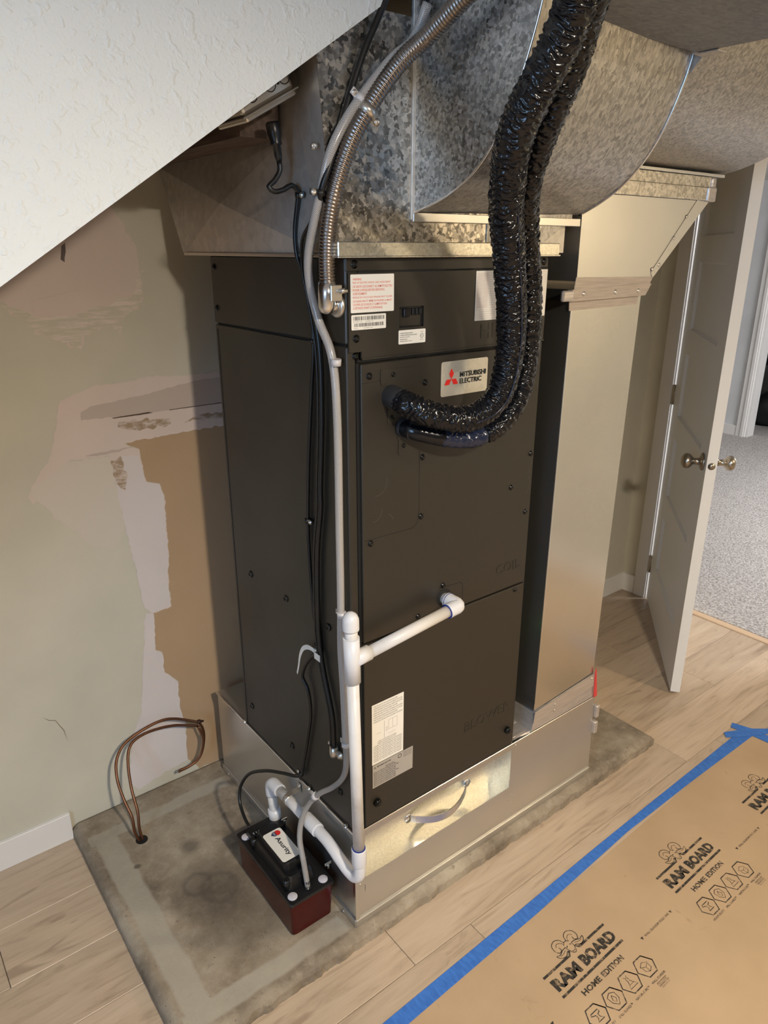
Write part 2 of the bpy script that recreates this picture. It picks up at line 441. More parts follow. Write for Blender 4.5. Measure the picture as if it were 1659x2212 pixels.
def addtext(bm, s, origin, xd, yd, wd, ht, off=0.0, bold=0.0):
    # the built-in font turned into flat outlines, fitted into wd x ht
    cu = bpy.data.curves.new('t', 'FONT'); cu.body = s; cu.resolution_u = 2; cu.offset = bold
    o = bpy.data.objects.new('t', cu); me = bpy.data.meshes.new_from_object(o)
    bpy.data.objects.remove(o); bpy.data.curves.remove(cu)
    if not me.vertices: return
    xs = [v.co.x for v in me.vertices]; ys = [v.co.y for v in me.vertices]
    x0, x1, y0, y1 = min(xs), max(xs), min(ys), max(ys)
    xd, yd, O = Vector(xd), Vector(yd), Vector(origin); nd = xd.cross(yd)
    vv = [bm.verts.new(O+xd*((v.co.x-x0)/max(x1-x0,1e-6)*wd)+yd*((v.co.y-y0)/max(y1-y0,1e-6)*ht)+nd*off) for v in me.vertices]
    for p in me.polygons:
        try: bm.faces.new([vv[i] for i in p.vertices])
        except ValueError: pass
    bpy.data.meshes.remove(me)
def jag(pts, amp, step, seed=0):
    out = []; n = len(pts)
    for i in range(n):
        a, b = Vector(pts[i]), Vector(pts[(i+1)%n]); L = (b-a).length; k = max(1, int(L/step))
        for j in range(k):
            p = a.lerp(b, j/k); q = Vector((p.x*60+seed, p.y*60, seed))
            out.append((p.x+noise.noise(q)*amp, p.y+noise.noise(q+Vector((9,9,9)))*amp))
    return out
def flatpoly(name, pts3, m, parent=None):
    bm = B(); f = bm.faces.new([bm.verts.new(p) for p in pts3]); bmesh.ops.triangulate(bm, faces=[f])
    return link(name, mesh(bm, name), m, parent)
def screw_mesh(r=0.006, h=0.004):
    bm = B(); addlathe(bm, (0,0,0), (0,0,1), [(0, r*1.25), (h*0.25, r*1.25), (h*0.3, r*0.85), (h, r*0.8), (h, r*0.35), (h*0.6, r*0.3), (h*0.6, 0)], 10)
    return mesh(bm, 'screw')
SCREW = screw_mesh(); SCREW.materials.append(M_screw)
SCREWZ = screw_mesh(); SCREWZ.materials.append(M_zinc)
def screw(loc, nrm, parent, me=SCREW, sc=1.0, name='screw'):
    o = bpy.data.objects.new(name, me); col.objects.link(o); o.parent = parent
    off = Vector((0,0,0)); p = parent
    while p: off += p.location; p = p.parent
    o.location = Vector(loc)-off; o.scale = (sc,)*3
    o.rotation_euler = Vector(nrm).to_track_quat('Z', 'Y').to_euler(); return o

# ================================================================== SETTING
WY = 0.797; WX = 2.27; CZ = 2.20; LX = -3.0; FY = -5.2
def struct(o, label=None): o['kind'] = 'structure'; return o
wb = struct(box('wall_back', LX, WX+0.12, WY, WY+0.12, 0, CZ, M_sage))
M_taupe = wall_paint('taupe_wall_paint', (0.36,0.33,0.275))  # darker paint added on the unseen walls to weaken bounce and deepen shadows
struct(box('wall_left', LX-0.12, LX, FY-0.1, WY+0.12, 0, CZ, M_taupe))
struct(box('wall_front', LX, WX+0.12, FY-0.12, FY, 0, CZ, M_taupe))
bm = B()
DY1, DY0, DH = 0.655, -0.205, 2.05      # doorway in the right wall
addbox(bm, WX, WX+0.12, DY1+0.02, WY, 0, CZ); addbox(bm, WX, WX+0.12, FY, DY0-0.02, 0, CZ); addbox(bm, WX, WX+0.12, DY0-0.02, DY1+0.02, DH+0.02, CZ)
struct(link('wall_right', mesh(bm, 'wall_right'), M_sage))
struct(box('ceiling', LX, WX+0.12, FY, WY, CZ, CZ+0.1, M_ceil))
# the stair side: a bulkhead with a sloped lower edge, and the sloped timber underside of the stair behind it
SY = -0.03
def sz(x): return 1.603+0.6596*(x+0.568)
x_hit = -0.568+(CZ-1.603)/0.6596
xl = -0.040+(0.0-1.967)/0.6596
prism('wall_stair', [(LX,SY,sz(-1.9)), (-1.9,SY,sz(-1.9)), (x_hit,SY,CZ), (LX,SY,CZ)], (0,0.016,0), M_knock)['kind'] = 'structure'
xa = -1.9
prism('ceiling_stair', [(xa,SY+0.016,sz(xa)+0.004), (x_hit,SY+0.016,CZ), (x_hit-0.06,SY+0.016,CZ), (xa,SY+0.016,sz(xa)+0.044)], (0,WY-SY-0.016,0), M_dwood)['kind'] = 'structure'
box('trim_1', -0.105, -0.026, 0.165, 0.795, 1.836, 1.925, M_dwood)['kind'] = 'structure'

# floor: subfloor slab with one object per plank
fl = struct(box('floor', LX, WX+0.02, FY, WY, -0.06, -0.009, mat('subfloor', (0.1,0.07,0.05), 0.9)))
plank_cache = {}
PW = 0.182; y = WY
row = 0
yy = 0.762
while yy > FY:
    y1 = yy; y0 = max(FY, yy-PW)
    x = LX - random.random()*1.1
    if row == 0: y1 = WY
    while x < WX+0.02:
        xa_, xb_ = max(LX, x), min(WX+0.02, x+1.22)
        if xb_-xa_ > 0.02:
            L = round(xb_-xa_, 3); Wd = round(y1-y0, 3)
            key = (L, Wd)
            if key not in plank_cache:
                bm = B(); e = 0.0006
                vs8 = addbox(bm, -L/2+e, L/2-e, -Wd/2+e, Wd/2-e, -0.008, 0.0, 0.0012)
                plank_cache[key] = mesh(bm, 'floor_plank'); plank_cache[key].materials.append(M_floor)
            o = bpy.data.objects.new('floor_plank', plank_cache[key]); col.objects.link(o); o.parent = fl
            o.location = ((xa_+xb_)/2, (y0+y1)/2, 0)
        x += 1.22
    yy -= PW; row += 1

# baseboards
bt = 0.013
box('baseboard_back', -2.98, -0.470, WY-bt, WY, 0.0, 0.092, M_white, bev=0.0015)['kind'] = 'structure'
box('baseboard_back', 1.30, WX-0.0005, WY-bt, WY, 0.0, 0.092, M_white, bev=0.0015)['kind'] = 'structure'
box('baseboard_right', WX-bt, WX, 0.722, WY-bt, 0.0, 0.092, M_white, bev=0.0015)['kind'] = 'structure'
box('baseboard_right', WX-bt, WX, FY, DY0-0.09, 0.0, 0.092, M_white, bev=0.0015)['kind'] = 'structure'
# door casing and jamb
bm = B()
addbox(bm, WX-0.014, WX, DY1+0.004, DY1+0.066, 0, DH+0.066, 0.002); addbox(bm, WX-0.014, WX, DY0-0.066, DY0-0.004, 0, DH+0.066, 0.002)
addbox(bm, WX-0.014, WX, DY0-0.004, DY1+0.004, DH+0.004, DH+0.066, 0.002)
struct(link('trim_2', mesh(bm, 'trim_2'), M_white))
bm = B()
addbox(bm, WX-0.002, WX+0.125, DY1, DY1+0.018, 0, DH+0.018); addbox(bm, WX-0.002, WX+0.125, DY0-0.018, DY0, 0, DH+0.018)
addbox(bm, WX-0.002, WX+0.125, DY0, DY1, DH, DH+0.018); addbox(bm, WX+0.045, WX+0.08, DY1-0.011, DY1, 0, DH)
struct(link('trim_3', mesh(bm, 'trim_3'), M_white))
box('trim_4', WX+0.021, WX+0.062, DY0, DY1, -0.004, 0.006, M_thresh, bev=0.003)['kind'] = 'structure'

# hall beyond the doorway
struct(box('floor_hall', WX+0.062, 8.4, -3.6, 5.2, -0.06, 0.008, M_carpet))
M_hall = wall_paint('hall_wall_paint', (0.66,0.67,0.68))
bm = B()
addbox(bm, 5.9, 6.02, 1.985, 5.2, 0, CZ); addbox(bm, 5.9, 6.02, -3.6, 1.0, 0, CZ); addbox(bm, 5.9, 6.02, 1.0, 1.985, 2.1, CZ)
struct(link('wall_hall', mesh(bm, 'wall_hall'), M_hall))
struct(box('wall_hall_north', WX+0.12, 8.4, 5.2, 5.3, 0, CZ, M_hall)); struct(box('wall_hall_south', WX+0.12, 8.4, -3.7, -3.6, 0, CZ, M_hall))
struct(box('wall_hall_west', WX+0.12, WX+0.22, WY+0.12, 5.2, 0, CZ, M_hall)); struct(box('wall_closet', 8.4, 8.5, -3.7, 5.3, 0, CZ, M_hall))
struct(box('ceiling_hall', WX+0.12, 8.5, -3.7, 5.3, CZ, CZ+0.1, M_ceil))
bm = B()
addbox(bm, 5.88, 5.9, 1.985, 2.075, 0, 2.16, 0.004); addbox(bm, 5.872, 5.885, 2.0, 2.03, 0, 2.16, 0.003); addbox(bm, 5.9, 6.02, 1.97, 1.985, 0, 2.1)
addbox(bm, 5.88, 5.9, 0.91, 1.0, 0, 2.16, 0.004); addbox(bm, 5.88, 5.9, 1.0, 1.985, 2.1, 2.16)
struct(link('trim_5', mesh(bm, 'trim_5'), M_white))
box('baseboard_hall', 5.885, 5.9, 2.075, 5.2, 0, 0.10, M_white, bev=0.002)['kind'] = 'structure'
# dark things lying in the closet past the hall
def blob(name, loc, s, m, seed):
    bm = B(); bmesh.ops.create_icosphere(bm, subdivisions=3, radius=1.0)
    for v in bm.verts:
        k = 1+0.28*noise.noise(v.co*1.7+Vector((seed,0,0))); v.co = Vector((v.co.x*s[0]*k, v.co.y*s[1]*k, max(-s[2]*0.7, v.co.z*s[2]*k)))+Vector(loc)
        
    return link(name, mesh(bm, name), m, None, True)
tag(blob('duffel_bag', (6.62, 2.12, 0.14), (0.22,0.20,0.17), M_dark, 1), 'black soft bag on the carpet at the foot of the far opening', 'bag')
tag(blob('hanging_coat', (6.75, 2.18, 0.95), (0.16,0.22,0.55), mat('dark_navy_cloth', (0.02,0.022,0.03), 0.85), 4), 'dark coat hanging above the black bag beyond the doorway', 'coat')

# window (outside the frame, source of the cool daylight)
wn = thing('window_1', None, None, (-2.99,-1.5,1.5), kind='structure')
box('pane', -2.999, -2.985, -2.0, -1.0, 0.9, 2.1, M_pane, wn)
bm = B()
for a in ((-2.06,-2.0,0.84,2.16), (-1.0,-0.94,0.84,2.16), (-1.53,-1.47,0.9,2.1)): addbox(bm, -2.999, -2.97, a[0], a[1], a[2], a[3])
addbox(bm, -2.999, -2.97, -2.0, -1.0, 0.84, 0.9); addbox(bm, -2.999, -2.97, -2.0, -1.0, 2.1, 2.16)
link('window_frame', mesh(bm, 'window_frame'), M_white, wn)
for lx, lab in ((-0.28, 'round drum ceiling lamp nearest the air handler'), (1.95, 'round drum ceiling lamp nearest the doorway')):
    t = thing('ceiling_light', lab, 'ceiling light', (lx,-1.75,CZ-0.002))
    lathe('diffuser', (lx,-1.75,CZ-0.075), (0,0,1), [(0,0),(0,0.07),(0.030,0.085)], M_lamp, t, 32)
    bm = B(); addlathe(bm, (lx,-1.75,CZ-0.048), (0,0,1), [(0,0.085),(0,0.095),(0.046,0.10),(0.046,0.085),(0,0.085)], 32); link('trim_ring', mesh(bm, 'r'), M_white, t)

# paint and compound patches on the back wall (each a thin coat standing slightly proud)
def patch(name, pts, m, lift, amp=0.006, step=0.008, seed=0):
    q = jag(pts, amp, step, seed) if amp else pts
    n_ = len(q); cd = delaunay_2d_cdt([Vector(p) for p in q], [(i, (i+1) % n_) for i in range(n_)], [], 2, 1e-5)
    bm = B(); vv = [bm.verts.new((p[0], WY-lift, p[1])) for p in cd[0]]
    for f in cd[2]:
        try: bm.faces.new([vv[i] for i in f])
        except ValueError: pass
    for f in bm.faces:
        f.normal_update()
        if f.normal.y > 0: f.normal_flip()
    return link(name, mesh(bm, name), m, wb)
patch('primer_patch', [(-0.62,1.62),(-0.52,1.50),(-0.415,1.532),(-0.346,1.46),(-0.25,1.414),(-0.24,1.447),(-0.168,1.471),(-0.146,1.441),(-0.138,1.481),(-0.078,1.524),(-0.082,1.647),(-0.132,1.753),(-0.176,1.80),(-0.4,1.80)], M_primer, 0.0006, 0.010, 0.006, 3)
patch('primer_patch', [(-0.415,1.532),(-0.346,1.462),(-0.25,1.414),(-0.242,1.447),(-0.168,1.471),(-0.146,1.443),(-0.14,1.48),(-0.08,1.524),(-0.078,1.60),(-0.10,1.545),(-0.17,1.515),(-0.30,1.49)], M_brush, 0.0009, 0.012, 0.005, 8)
patch('tape_strip', [(-0.199,1.72),(-0.147,1.80),(-0.132,1.576),(-0.184,1.567)], M_primer, 0.0016, 0.001)
patch('tape_strip', [(-0.347,1.534),(-0.181,1.566),(-0.182,1.517),(-0.346,1.495)], M_primer, 0.0016, 0.001)
patch('tan_patch', [(-0.177,1.165),(-0.136,1.139),(-0.128,1.045),(-0.09,1.031),(-0.08,0.994),(-0.085,0.883),(-0.086,0.81),(-0.096,0.754),(-0.096,0.648),(-0.153,0.643),(-0.159,0.528),(-0.14,0.505),(-0.144,0.442),(-0.1,0.392),(-0.11,0.294),(-0.093,0.235),(-0.099,0.094),(-0.063,0.041),(0.30,0.041),(0.30,1.18),(0.113,1.174),(0.042,1.175)], M_tanp, 0.0004, 0.004, 0.006, 5)
patch('compound_patch', [(-0.317,1.294),(-0.235,1.32),(-0.095,1.329),(0.042,1.324),(0.30,1.33),(0.30,1.16),(0.157,1.168),(0.041,1.168),(-0.177,1.160),(-0.136,1.136),(-0.128,1.045),(-0.09,1.031),(-0.08,0.994),(-0.085,0.883),(-0.086,0.81),(-0.096,0.754),(-0.096,0.648),(-0.153,0.643),(-0.177,0.674),(-0.172,0.776),(-0.197,0.931),(-0.209,1.061),(-0.218,1.133),(-0.317,1.138),(-0.422,1.041),(-0.427,1.073),(-0.36,1.158),(-0.337,1.232)], M_primer, 0.0010, 0.006, 0.006, 1)
patch('compound_patch', [(-0.212,1.10),(-0.185,1.13),(-0.14,1.12),(-0.128,1.045),(-0.092,1.031),(-0.082,0.994),(-0.087,0.883),(-0.088,0.81),(-0.098,0.754),(-0.098,0.65),(-0.153,0.645),(-0.177,0.674),(-0.185,0.776),(-0.200,0.931),(-0.209,1.02)], M_lav, 0.0015, 0.005, 0.005, 2)
M_fade = mat('faded_sage', (0.64,0.58,0.50), 0.65)
patch('compound_patch', [(-0.427,1.073),(-0.317,1.138),(-0.218,1.133),(-0.209,1.061),(-0.197,0.931),(-0.24,0.87),(-0.296,0.90),(-0.37,0.99)], M_fade, 0.0013, 0.010, 0.008, 6)
patch('compound_patch', [(-0.177,0.651),(-0.15,0.642),(-0.157,0.52),(-0.137,0.504),(-0.141,0.441),(-0.101,0.389),(-0.106,0.293),(-0.093,0.235),(-0.099,0.094),(-0.186,0.08),(-0.263,0.061),(-0.288,0.101),(-0.263,0.244),(-0.225,0.328),(-0.206,0.451)], M_lav, 0.0012, 0.005, 0.006, 7)
patch('board_strip', [(-0.275,1.259),(-0.247,1.27),(-0.119,1.282),(0.04,1.306),(0.30,1.31),(0.30,1.24),(0.048,1.236),(-0.125,1.233),(-0.275,1.238)], M_bandp, 0.0016, 0.003, 0.01, 9)
patch('smudge', [(-0.184,1.204),(-0.182,1.22),(-0.101,1.217),(-0.043,1.212),(-0.041,1.192),(-0.13,1.192)], M_smudge, 0.0019, 0.008, 0.005, 3)
patch('smudge', [(0.0,1.196),(0.045,1.209),(0.25,1.212),(0.25,1.185)], M_smudge, 0.0019, 0.008, 0.005, 4)
patch('smudge', [(-0.215,1.12),(-0.19,1.13),(-0.178,1.08),(-0.185,1.03),(-0.205,1.05)], M_smudge, 0.0019, 0.008, 0.005, 5)
patch('crack', [(-0.199,1.2335),(-0.099,1.2365),(-0.087,1.232),(-0.193,1.231)], M_crack, 0.0022, 0.001)
patch('crack', [(-0.041,1.2355),(0.119,1.2365),(0.118,1.234),(-0.04,1.2335)], M_crack, 0.0022, 0.001)
patch('nick', [(-0.262,1.658),(-0.253,1.663),(-0.253,1.642),(-0.261,1.62),(-0.268,1.627)], mat('grey_nick', (0.15,0.12,0.11), 0.8), 0.0020, 0.003)
patch('crack', [(-0.493,0.432),(-0.477,0.415),(-0.46,0.407),(-0.442,0.363),(-0.438,0.325),(-0.444,0.362),(-0.461,0.4055),(-0.478,0.4135)], M_bandp_dark, 0.0006, 0.002, 0.01)
patch('crack', [(-0.28,1.145),(-0.15,1.149),(-0.19,1.141),(-0.25,1.139)], M_bandp, 0.0022, 0.002)

# ================================================================== CONCRETE PAD
PX0, PX1, PYF, PYB = -0.470, 1.275, -0.030, 0.795
bm = B()
nx, ny = 260, 110
grid = []
def padz(x, y_):
    e = min(x-PX0, PX1-x, y_-PYF)
    z = 0.040+0.0008*noise.noise(Vector((x*14, y_*14, 0)))
    if e < 0.022: z -= 0.014*(1-e/0.022)**2+0.004*max(0, noise.noise(Vector((x*70, y_*70, 4))))*(1-e/0.022)
    return z
for j in range(ny+1):
    r_ = []
    for i in range(nx+1):
        x = PX0+(PX1-PX0)*i/nx; y_ = PYF+(PYB-PYF)*(j/ny)
        if i in (0, nx): x += 0.002*noise.noise(Vector((x, y_*25, 3)))
        if j == 0: y_ += 0.005*noise.noise(Vector((x*25, y_, 5)))+0.003*noise.noise(Vector((x*90, y_, 5)))
        r_.append(bm.verts.new((x, y_, padz(x, y_))))
    grid.append(r_)
for j in range(ny):
    for i in range(nx):
        f = bm.faces.new((grid[j][i], grid[j][i+1], grid[j+1][i+1], grid[j+1][i])); f.smooth = True
rim = [grid[0][i] for i in range(nx+1)]+[grid[j][nx] for j in range(1, ny+1)]+[grid[ny][i] for i in range(nx-1, -1, -1)]+[grid[j][0] for j in range(ny-1, 0, -1)]
low = [bm.verts.new((v.co.x*1.0, v.co.y, 0.0)) for v in rim]
for i in range(len(rim)):
    k = (i+1) % len(rim); bm.faces.new((rim[i], low[i], low[k], rim[k]))
bmesh.ops.recalc_face_normals(bm, faces=bm.faces)
pad = link('concrete_pad', mesh(bm, 'pad'), M_conc)
tag(pad, 'low stained concrete slab on the wood floor under the air handler', 'pad')
cyl('pipe_hole', (-0.325,0.612,0.0405), (-0.325,0.612,0.0415), 0.017, M_cabdark, pad)
PZ = 0.0405

# ================================================================== RETURN BASE BOX
ba = thing('duct_base', 'low galvanised sheet metal plenum box on the concrete slab under the air handler', 'duct', (0.46,0.37,PZ))
bm = B()
addprism(bm, [(0,0,PZ),(0,0.742,PZ),(0,0.742,0.34),(0,0,0.34)], (0.0015,0,0))
bmesh.ops.recalc_face_normals(bm, faces=bm.faces)
link('side_panel', mesh(bm, 'sp'), M_galv_fine, ba)
prism('side_panel', [(0.9335,0,PZ),(0.9335,0.742,PZ),(0.9225,0.742,0.34),(0.9225,0,0.34)], (0.0015,0,0), M_galv_fine, ba)
box('top_panel', 0.0, 0.9225, 0.0, 0.742, 0.3385, 0.3398, M_galv_fine, ba)
box('back_panel', 0.0, 0.93, 0.741, 0.7425, PZ, 0.34, M_galv_fine, ba)
prism('front_panel', [(0.575,-0.001,0.055),(0.9345,-0.001,0.055),(0.9225,-0.001,0.336),(0.575,-0.001,0.336)], (0,0.0012,0), M_galv_fine, ba)
box('front_panel', 0.001, 0.575, -0.001, 0.0002, 0.055, 0.166, M_galv_fine, ba)
# raised access frame with the opening
bm = B()
ox0, ox1, oz0, oz1 = 0.028, 0.545, 0.185, 0.318
addbox(bm, 0.003, ox0, -0.003, -0.0015, 0.163, 0.334); addbox(bm, ox1, 0.576, -0.003, -0.0015, 0.137, 0.334)
addbox(bm, ox0, ox1, -0.003, -0.0015, 0.140, oz0); addbox(bm, ox0, ox1, -0.003, -0.0015, oz1, 0.334)
link('access_frame', mesh(bm, 'af'), M_galv_fine, ba)
bm = B(); dp = 0.044
addbox(bm, ox0, ox1, dp, dp+0.0015, oz0, oz1); addbox(bm, ox0, ox1, -0.002, dp, oz0-0.0015, oz0); addbox(bm, ox0, ox1, -0.002, dp, oz1, oz1+0.0015)
addbox(bm, ox0-0.0015, ox0, -0.002, dp, oz0, oz1); addbox(bm, ox1, ox1+0.0015, -0.002, dp, oz0, oz1)
addbox(bm, ox1-0.022, ox1, dp-0.004, dp, oz0, oz1)
pocket = link('filter_door', mesh(bm, 'fd'), galv('galvanised_bright_door', 300, 0.66, 0.8, 0.3, 0.42, tint=(1,0.985,0.9), warp=0.003), ba)
# strap handle
ha = []
for i in range(21):
    t = i/20; ha.append(Vector((0.210+0.203*t, dp-0.004-0.036*math.sin(math.pi*t)**0.75, 0.2345+0.003*t-0.018*math.sin(math.pi*t))))
bm = B(); prev = None
for i, p_ in enumerate(ha):
    d_ = (ha[min(20,i+1)]-ha[max(0,i-1)]).normalized(); n_ = Vector((0,0,1)); hw = 0.011; th = d_.cross(n_).normalized()*0.0012
    q = [bm.verts.new(p_+n_*hw+th), bm.verts.new(p_-n_*hw+th), bm.verts.new(p_-n_*hw-th), bm.verts.new(p_+n_*hw-th)]
    if prev:
        for a_ in range(4):
            f = bm.faces.new((prev[a_], prev[(a_+1)%4], q[(a_+1)%4], q[a_])); 
    prev = q
for s_ in (0, 1):
    cx = 0.204+0.213*s_; addlathe(bm, (cx, dp, 0.2345+0.003*s_), (0,-1,0), [(0,0.013),(0.002,0.013),(0.002,0)], 18)
bmesh.ops.recalc_face_normals(bm, faces=bm.faces)
hd = link('handle', mesh(bm, 'h'), M_steelw, pocket)
# flanges
bm = B()
addbox(bm, -0.0015, 0.9345, -0.005, -0.001, PZ, 0.062, 0.0008); addbox(bm, -0.005, 0.0, -0.003, 0.742, PZ, 0.064, 0.0008)
link('base_flange', mesh(bm, 'bf'), M_galv_fine, ba)
bm = B()
addbox(bm, -0.002, 0.924, -0.006, 0.004, 0.335, 0.341, 0.0012); addbox(bm, -0.006, 0.004, -0.004, 0.742, 0.335, 0.341, 0.0012)
addbox(bm, -0.001, 0.001, 0.0, 0.01, 0.06, 0.34)
link('top_flange', mesh(bm, 'tf'), M_steelw, ba)
box('corner_seam', -0.003, 0.010, -0.0035, -0.001, 0.06, 0.336, M_galv_fine, ba, 0.0008)
for zc in (0.285, 0.225): box('drive_cleat', 0.928, 0.944, -0.012, 0.006, zc-0.028, zc+0.016, M_tape, ba, 0.003)
for p_ in ((0.56,-0.003,0.327),(0.56,-0.003,0.15),(0.012,-0.003,0.172)): screw(p_, (0,-1,0), ba, SCREWZ, 0.5, 'rivet')
for p_ in ((-0.005,0.70,0.052),(-0.005,0.05,0.050)): screw(p_, (-1,0,0), ba, SCREWZ, 0.6)
for p_ in ((-0.006,0.548,0.342),(-0.006,0.195,0.342),(-0.006,0.03,0.342)): screw(p_, (-0.6,0,1), ba, SCREWZ, 0.9)

# ================================================================== AIR HANDLER
W_, D_, Z0, Z1 = 0.5473, 0.549, 0.3412, 1.635
ah = thing('air_handler', 'tall charcoal brown air handler cabinet standing on the galvanised base box', 'air handler', (W_/2, D_/2, Z0))
bm = B(); addbox(bm, 0, W_, 0.006, D_, Z0, 1.480, 0.002); addbox(bm, -0.0008, W_+0.0008, 0.0, D_, 1.484, Z1, 0.0025)
link('cabinet_body', mesh(bm, 'cb'), M_cab, ah)
box('gap', 0.003, W_-0.003, 0.005, D_-0.01, 1.4795, 1.4845, M_cabdark, ah)
bm = B(); addbox(bm, -0.0005, 0.0205, 0.0, 0.012, Z0, 1.479, 0.002); addbox(bm, W_-0.004, W_, 0.0, 0.012, Z0, 1.479)
link('corner_post', mesh(bm, 'cp'), M_cab, ah)
box('side_groove', -0.0009, 0.0005, D_-0.012, D_-0.0105, Z0, 1.470, M_cabdark, ah)
# control (heater) panel
bm = B(); addbox(bm, 0.0, W_, -0.0015, 0.002, 1.612, Z1-0.001, 0.001); link('top_rail', mesh(bm, 'tr'), M_cab, ah)
bm = B()
bx0, bx1, bz0, bz1 = 0.122, 0.183, 1.507, 1.546
for a_ in ((0.003,bx0,1.469,1.6095),(bx1,W_-0.002,1.4545,1.6095),(bx0,bx1,1.4545,bz0),(bx0,bx1,bz1,1.6095),(0.031,bx0,1.4545,1.469)): addbox(bm, a_[0], a_[1], -0.0045, 0.0, a_[2], a_[3])
link('heater_panel', mesh(bm, 'hp'), M_cab, ah)
box('panel_lip', 0.031, W_-0.002, -0.007, -0.0035, 1.4535, 1.4565, M_cab, ah)
box('panel_gap', 0.026, W_-0.002, -0.0035, 0.003, 1.6085, 1.6125, M_cabdark, ah)
box('panel_gap', 0.023, W_-0.002, -0.002, 0.004, 1.4495, 1.4535, M_cabdark, ah)
br = box('breaker_switch', bx0, bx1, 0.0006, 0.008, bz0, bz1, M_blackpl, ah)
bm = B(); addbox(bm, bx0+0.001, bx1-0.001, -0.002, 0.001, bz1-0.004, bz1, 0.0005); addbox(bm, bx0+0.009, bx0+0.024, -0.0075, 0.002, bz1-0.019, bz1-0.004, 0.001)
for k in range(3): addbox(bm, bx0+0.032+k*0.009, bx0+0.038+k*0.009, -0.0045, 0.002, bz1-0.016, bz1-0.004, 0.0005)
addbox(bm, bx0+0.001, bx0+0.0035, -0.002, 0.001, bz0, bz1); addbox(bm, bx1-0.0035, bx1-0.001, -0.002, 0.001, bz0, bz1); addbox(bm, bx0+0.001, bx1-0.001, -0.002, 0.001, bz0, bz0+0.003)
link('breaker_lever', mesh(bm, 'bl'), M_blackpl, br)
# coil panel and blower panel
cpY = -0.009
bm = B()
addbox(bm, 0.026, 0.535, cpY, 0.004, 0.850, 1.4465, 0.0015)
coilp = link('coil_panel', mesh(bm, 'cp'), M_cab, ah)
bm = B(); addbox(bm, 0.026, 0.535, cpY, 0.004, Z0+0.006, 0.8445, 0.0015)
blowp = link('blower_panel', mesh(bm, 'bp'), M_cab, ah)
box('panel_gap', 0.020, 0.0265, -0.001, 0.004, Z0+0.006, 1.4475, M_cabdark, ah)
box('panel_gap', 0.5345, 0.5425, -0.001, 0.004, Z0+0.006, 1.4475, M_cabdark, ah)
e_ = cpY
# fine press lines and cover plates on the coil panel
def plate(name, pts, y_, th, m, parent):
    return prism(name, [(a, y_, b) for a, b in pts], (0, -th, 0), m, parent)
pl1 = plate('cover_plate', [(0.075,1.402),(0.072,1.405),(0.071,1.430),(0.075,1.433),(0.165,1.430),(0.172,1.424),(0.172,1.30),(0.165,1.258),(0.122,1.254),(0.117,1.258),(0.117,1.288),(0.114,1.291),(0.117,1.325),(0.092,1.322),(0.089,1.326),(0.089,1.40)], e_, 0.0016, M_cab, coilp)
bm = B()
def pline(bm, pts, wd=0.0010):
    for (xa_, za_), (xb_, zb_) in zip(pts, pts[1:]):
        d_ = Vector((xb_-xa_, zb_-za_)); 
        if d_.length < 1e-6: continue
        n_ = Vector((-d_.y, d_.x)).normalized()*wd/2
        f = bm.faces.new([bm.verts.new((xa_+n_.x, e_-0.0003, za_+n_.y)), bm.verts.new((xb_+n_.x, e_-0.0003, zb_+n_.y)), bm.verts.new((xb_-n_.x, e_-0.0003, zb_-n_.y)), bm.verts.new((xa_-n_.x, e_-0.0003, za_-n_.y))])
pline(bm, [(0.027,1.410),(0.071,1.412)])
link('press_line', mesh(bm, 'pl'), M_cabdark, coilp); bm = B()
pline(bm, [(0.174,1.255),(0.176,1.123),(0.172,1.096),(0.159,1.087),(0.028,1.088)], 0.0012)
link('press_line', mesh(bm, 'pl'), M_cabdark, coilp); bm = B()
pline(bm, [(0.242,0.918),(0.308,0.914),(0.316,0.908),(0.318,0.857)], 0.0014)
def arc(cx, cz, r, a0, a1, n=10): return [(cx+r*math.cos(a0+(a1-a0)*i/n), cz+r*math.sin(a0+(a1-a0)*i/n)) for i in range(n+1)]
link('press_line', mesh(bm, 'pl'), M_cabdark, coilp)
M_arc = mat('pale_arc_line', (0.10,0.09,0.075), 0.3)  # thin arcs, paler than the enamel, along part of each knockout
for a_ in ((0.062,1.205,0.026,-1.7,0.3),(0.052,1.148,0.024,-1.6,0.0),(0.50,1.115,0.030,-0.9,0.7),(0.50,1.165,0.030,-0.9,0.7),(0.225,0.895,0.030,-1.4,-0.1),(0.085,1.115,0.02,0.2,1.2)):
    bm = B(); pline(bm, arc(*a_), 0.0007); link('knockout_arc', mesh(bm, 'ka'), M_arc, coilp)
# embossed words
for s_, x_, z_, w__, h__, p_ in (('HEATER', 0.343, 1.472, 0.165, 0.030, ah), ('COIL', 0.430, 0.897, 0.084, 0.024, coilp), ('BLOWER', 0.346, 0.472, 0.168, 0.029, blowp)):
    bm = B(); yb = -0.0045 if s_ == 'HEATER' else e_
    addtext(bm, s_, (x_, yb, z_), (1,0,0), (0,0,1), w__, h__)
    geom = bm.faces[:]; r_ = bmesh.ops.extrude_face_region(bm, geom=geom)
    for v in r_['geom']:
        if isinstance(v, bmesh.types.BMVert): v.co.y -= 0.0009
    bmesh.ops.recalc_face_normals(bm, faces=bm.faces)
    link('embossed_word', mesh(bm, 'ew'), M_cab, p_)
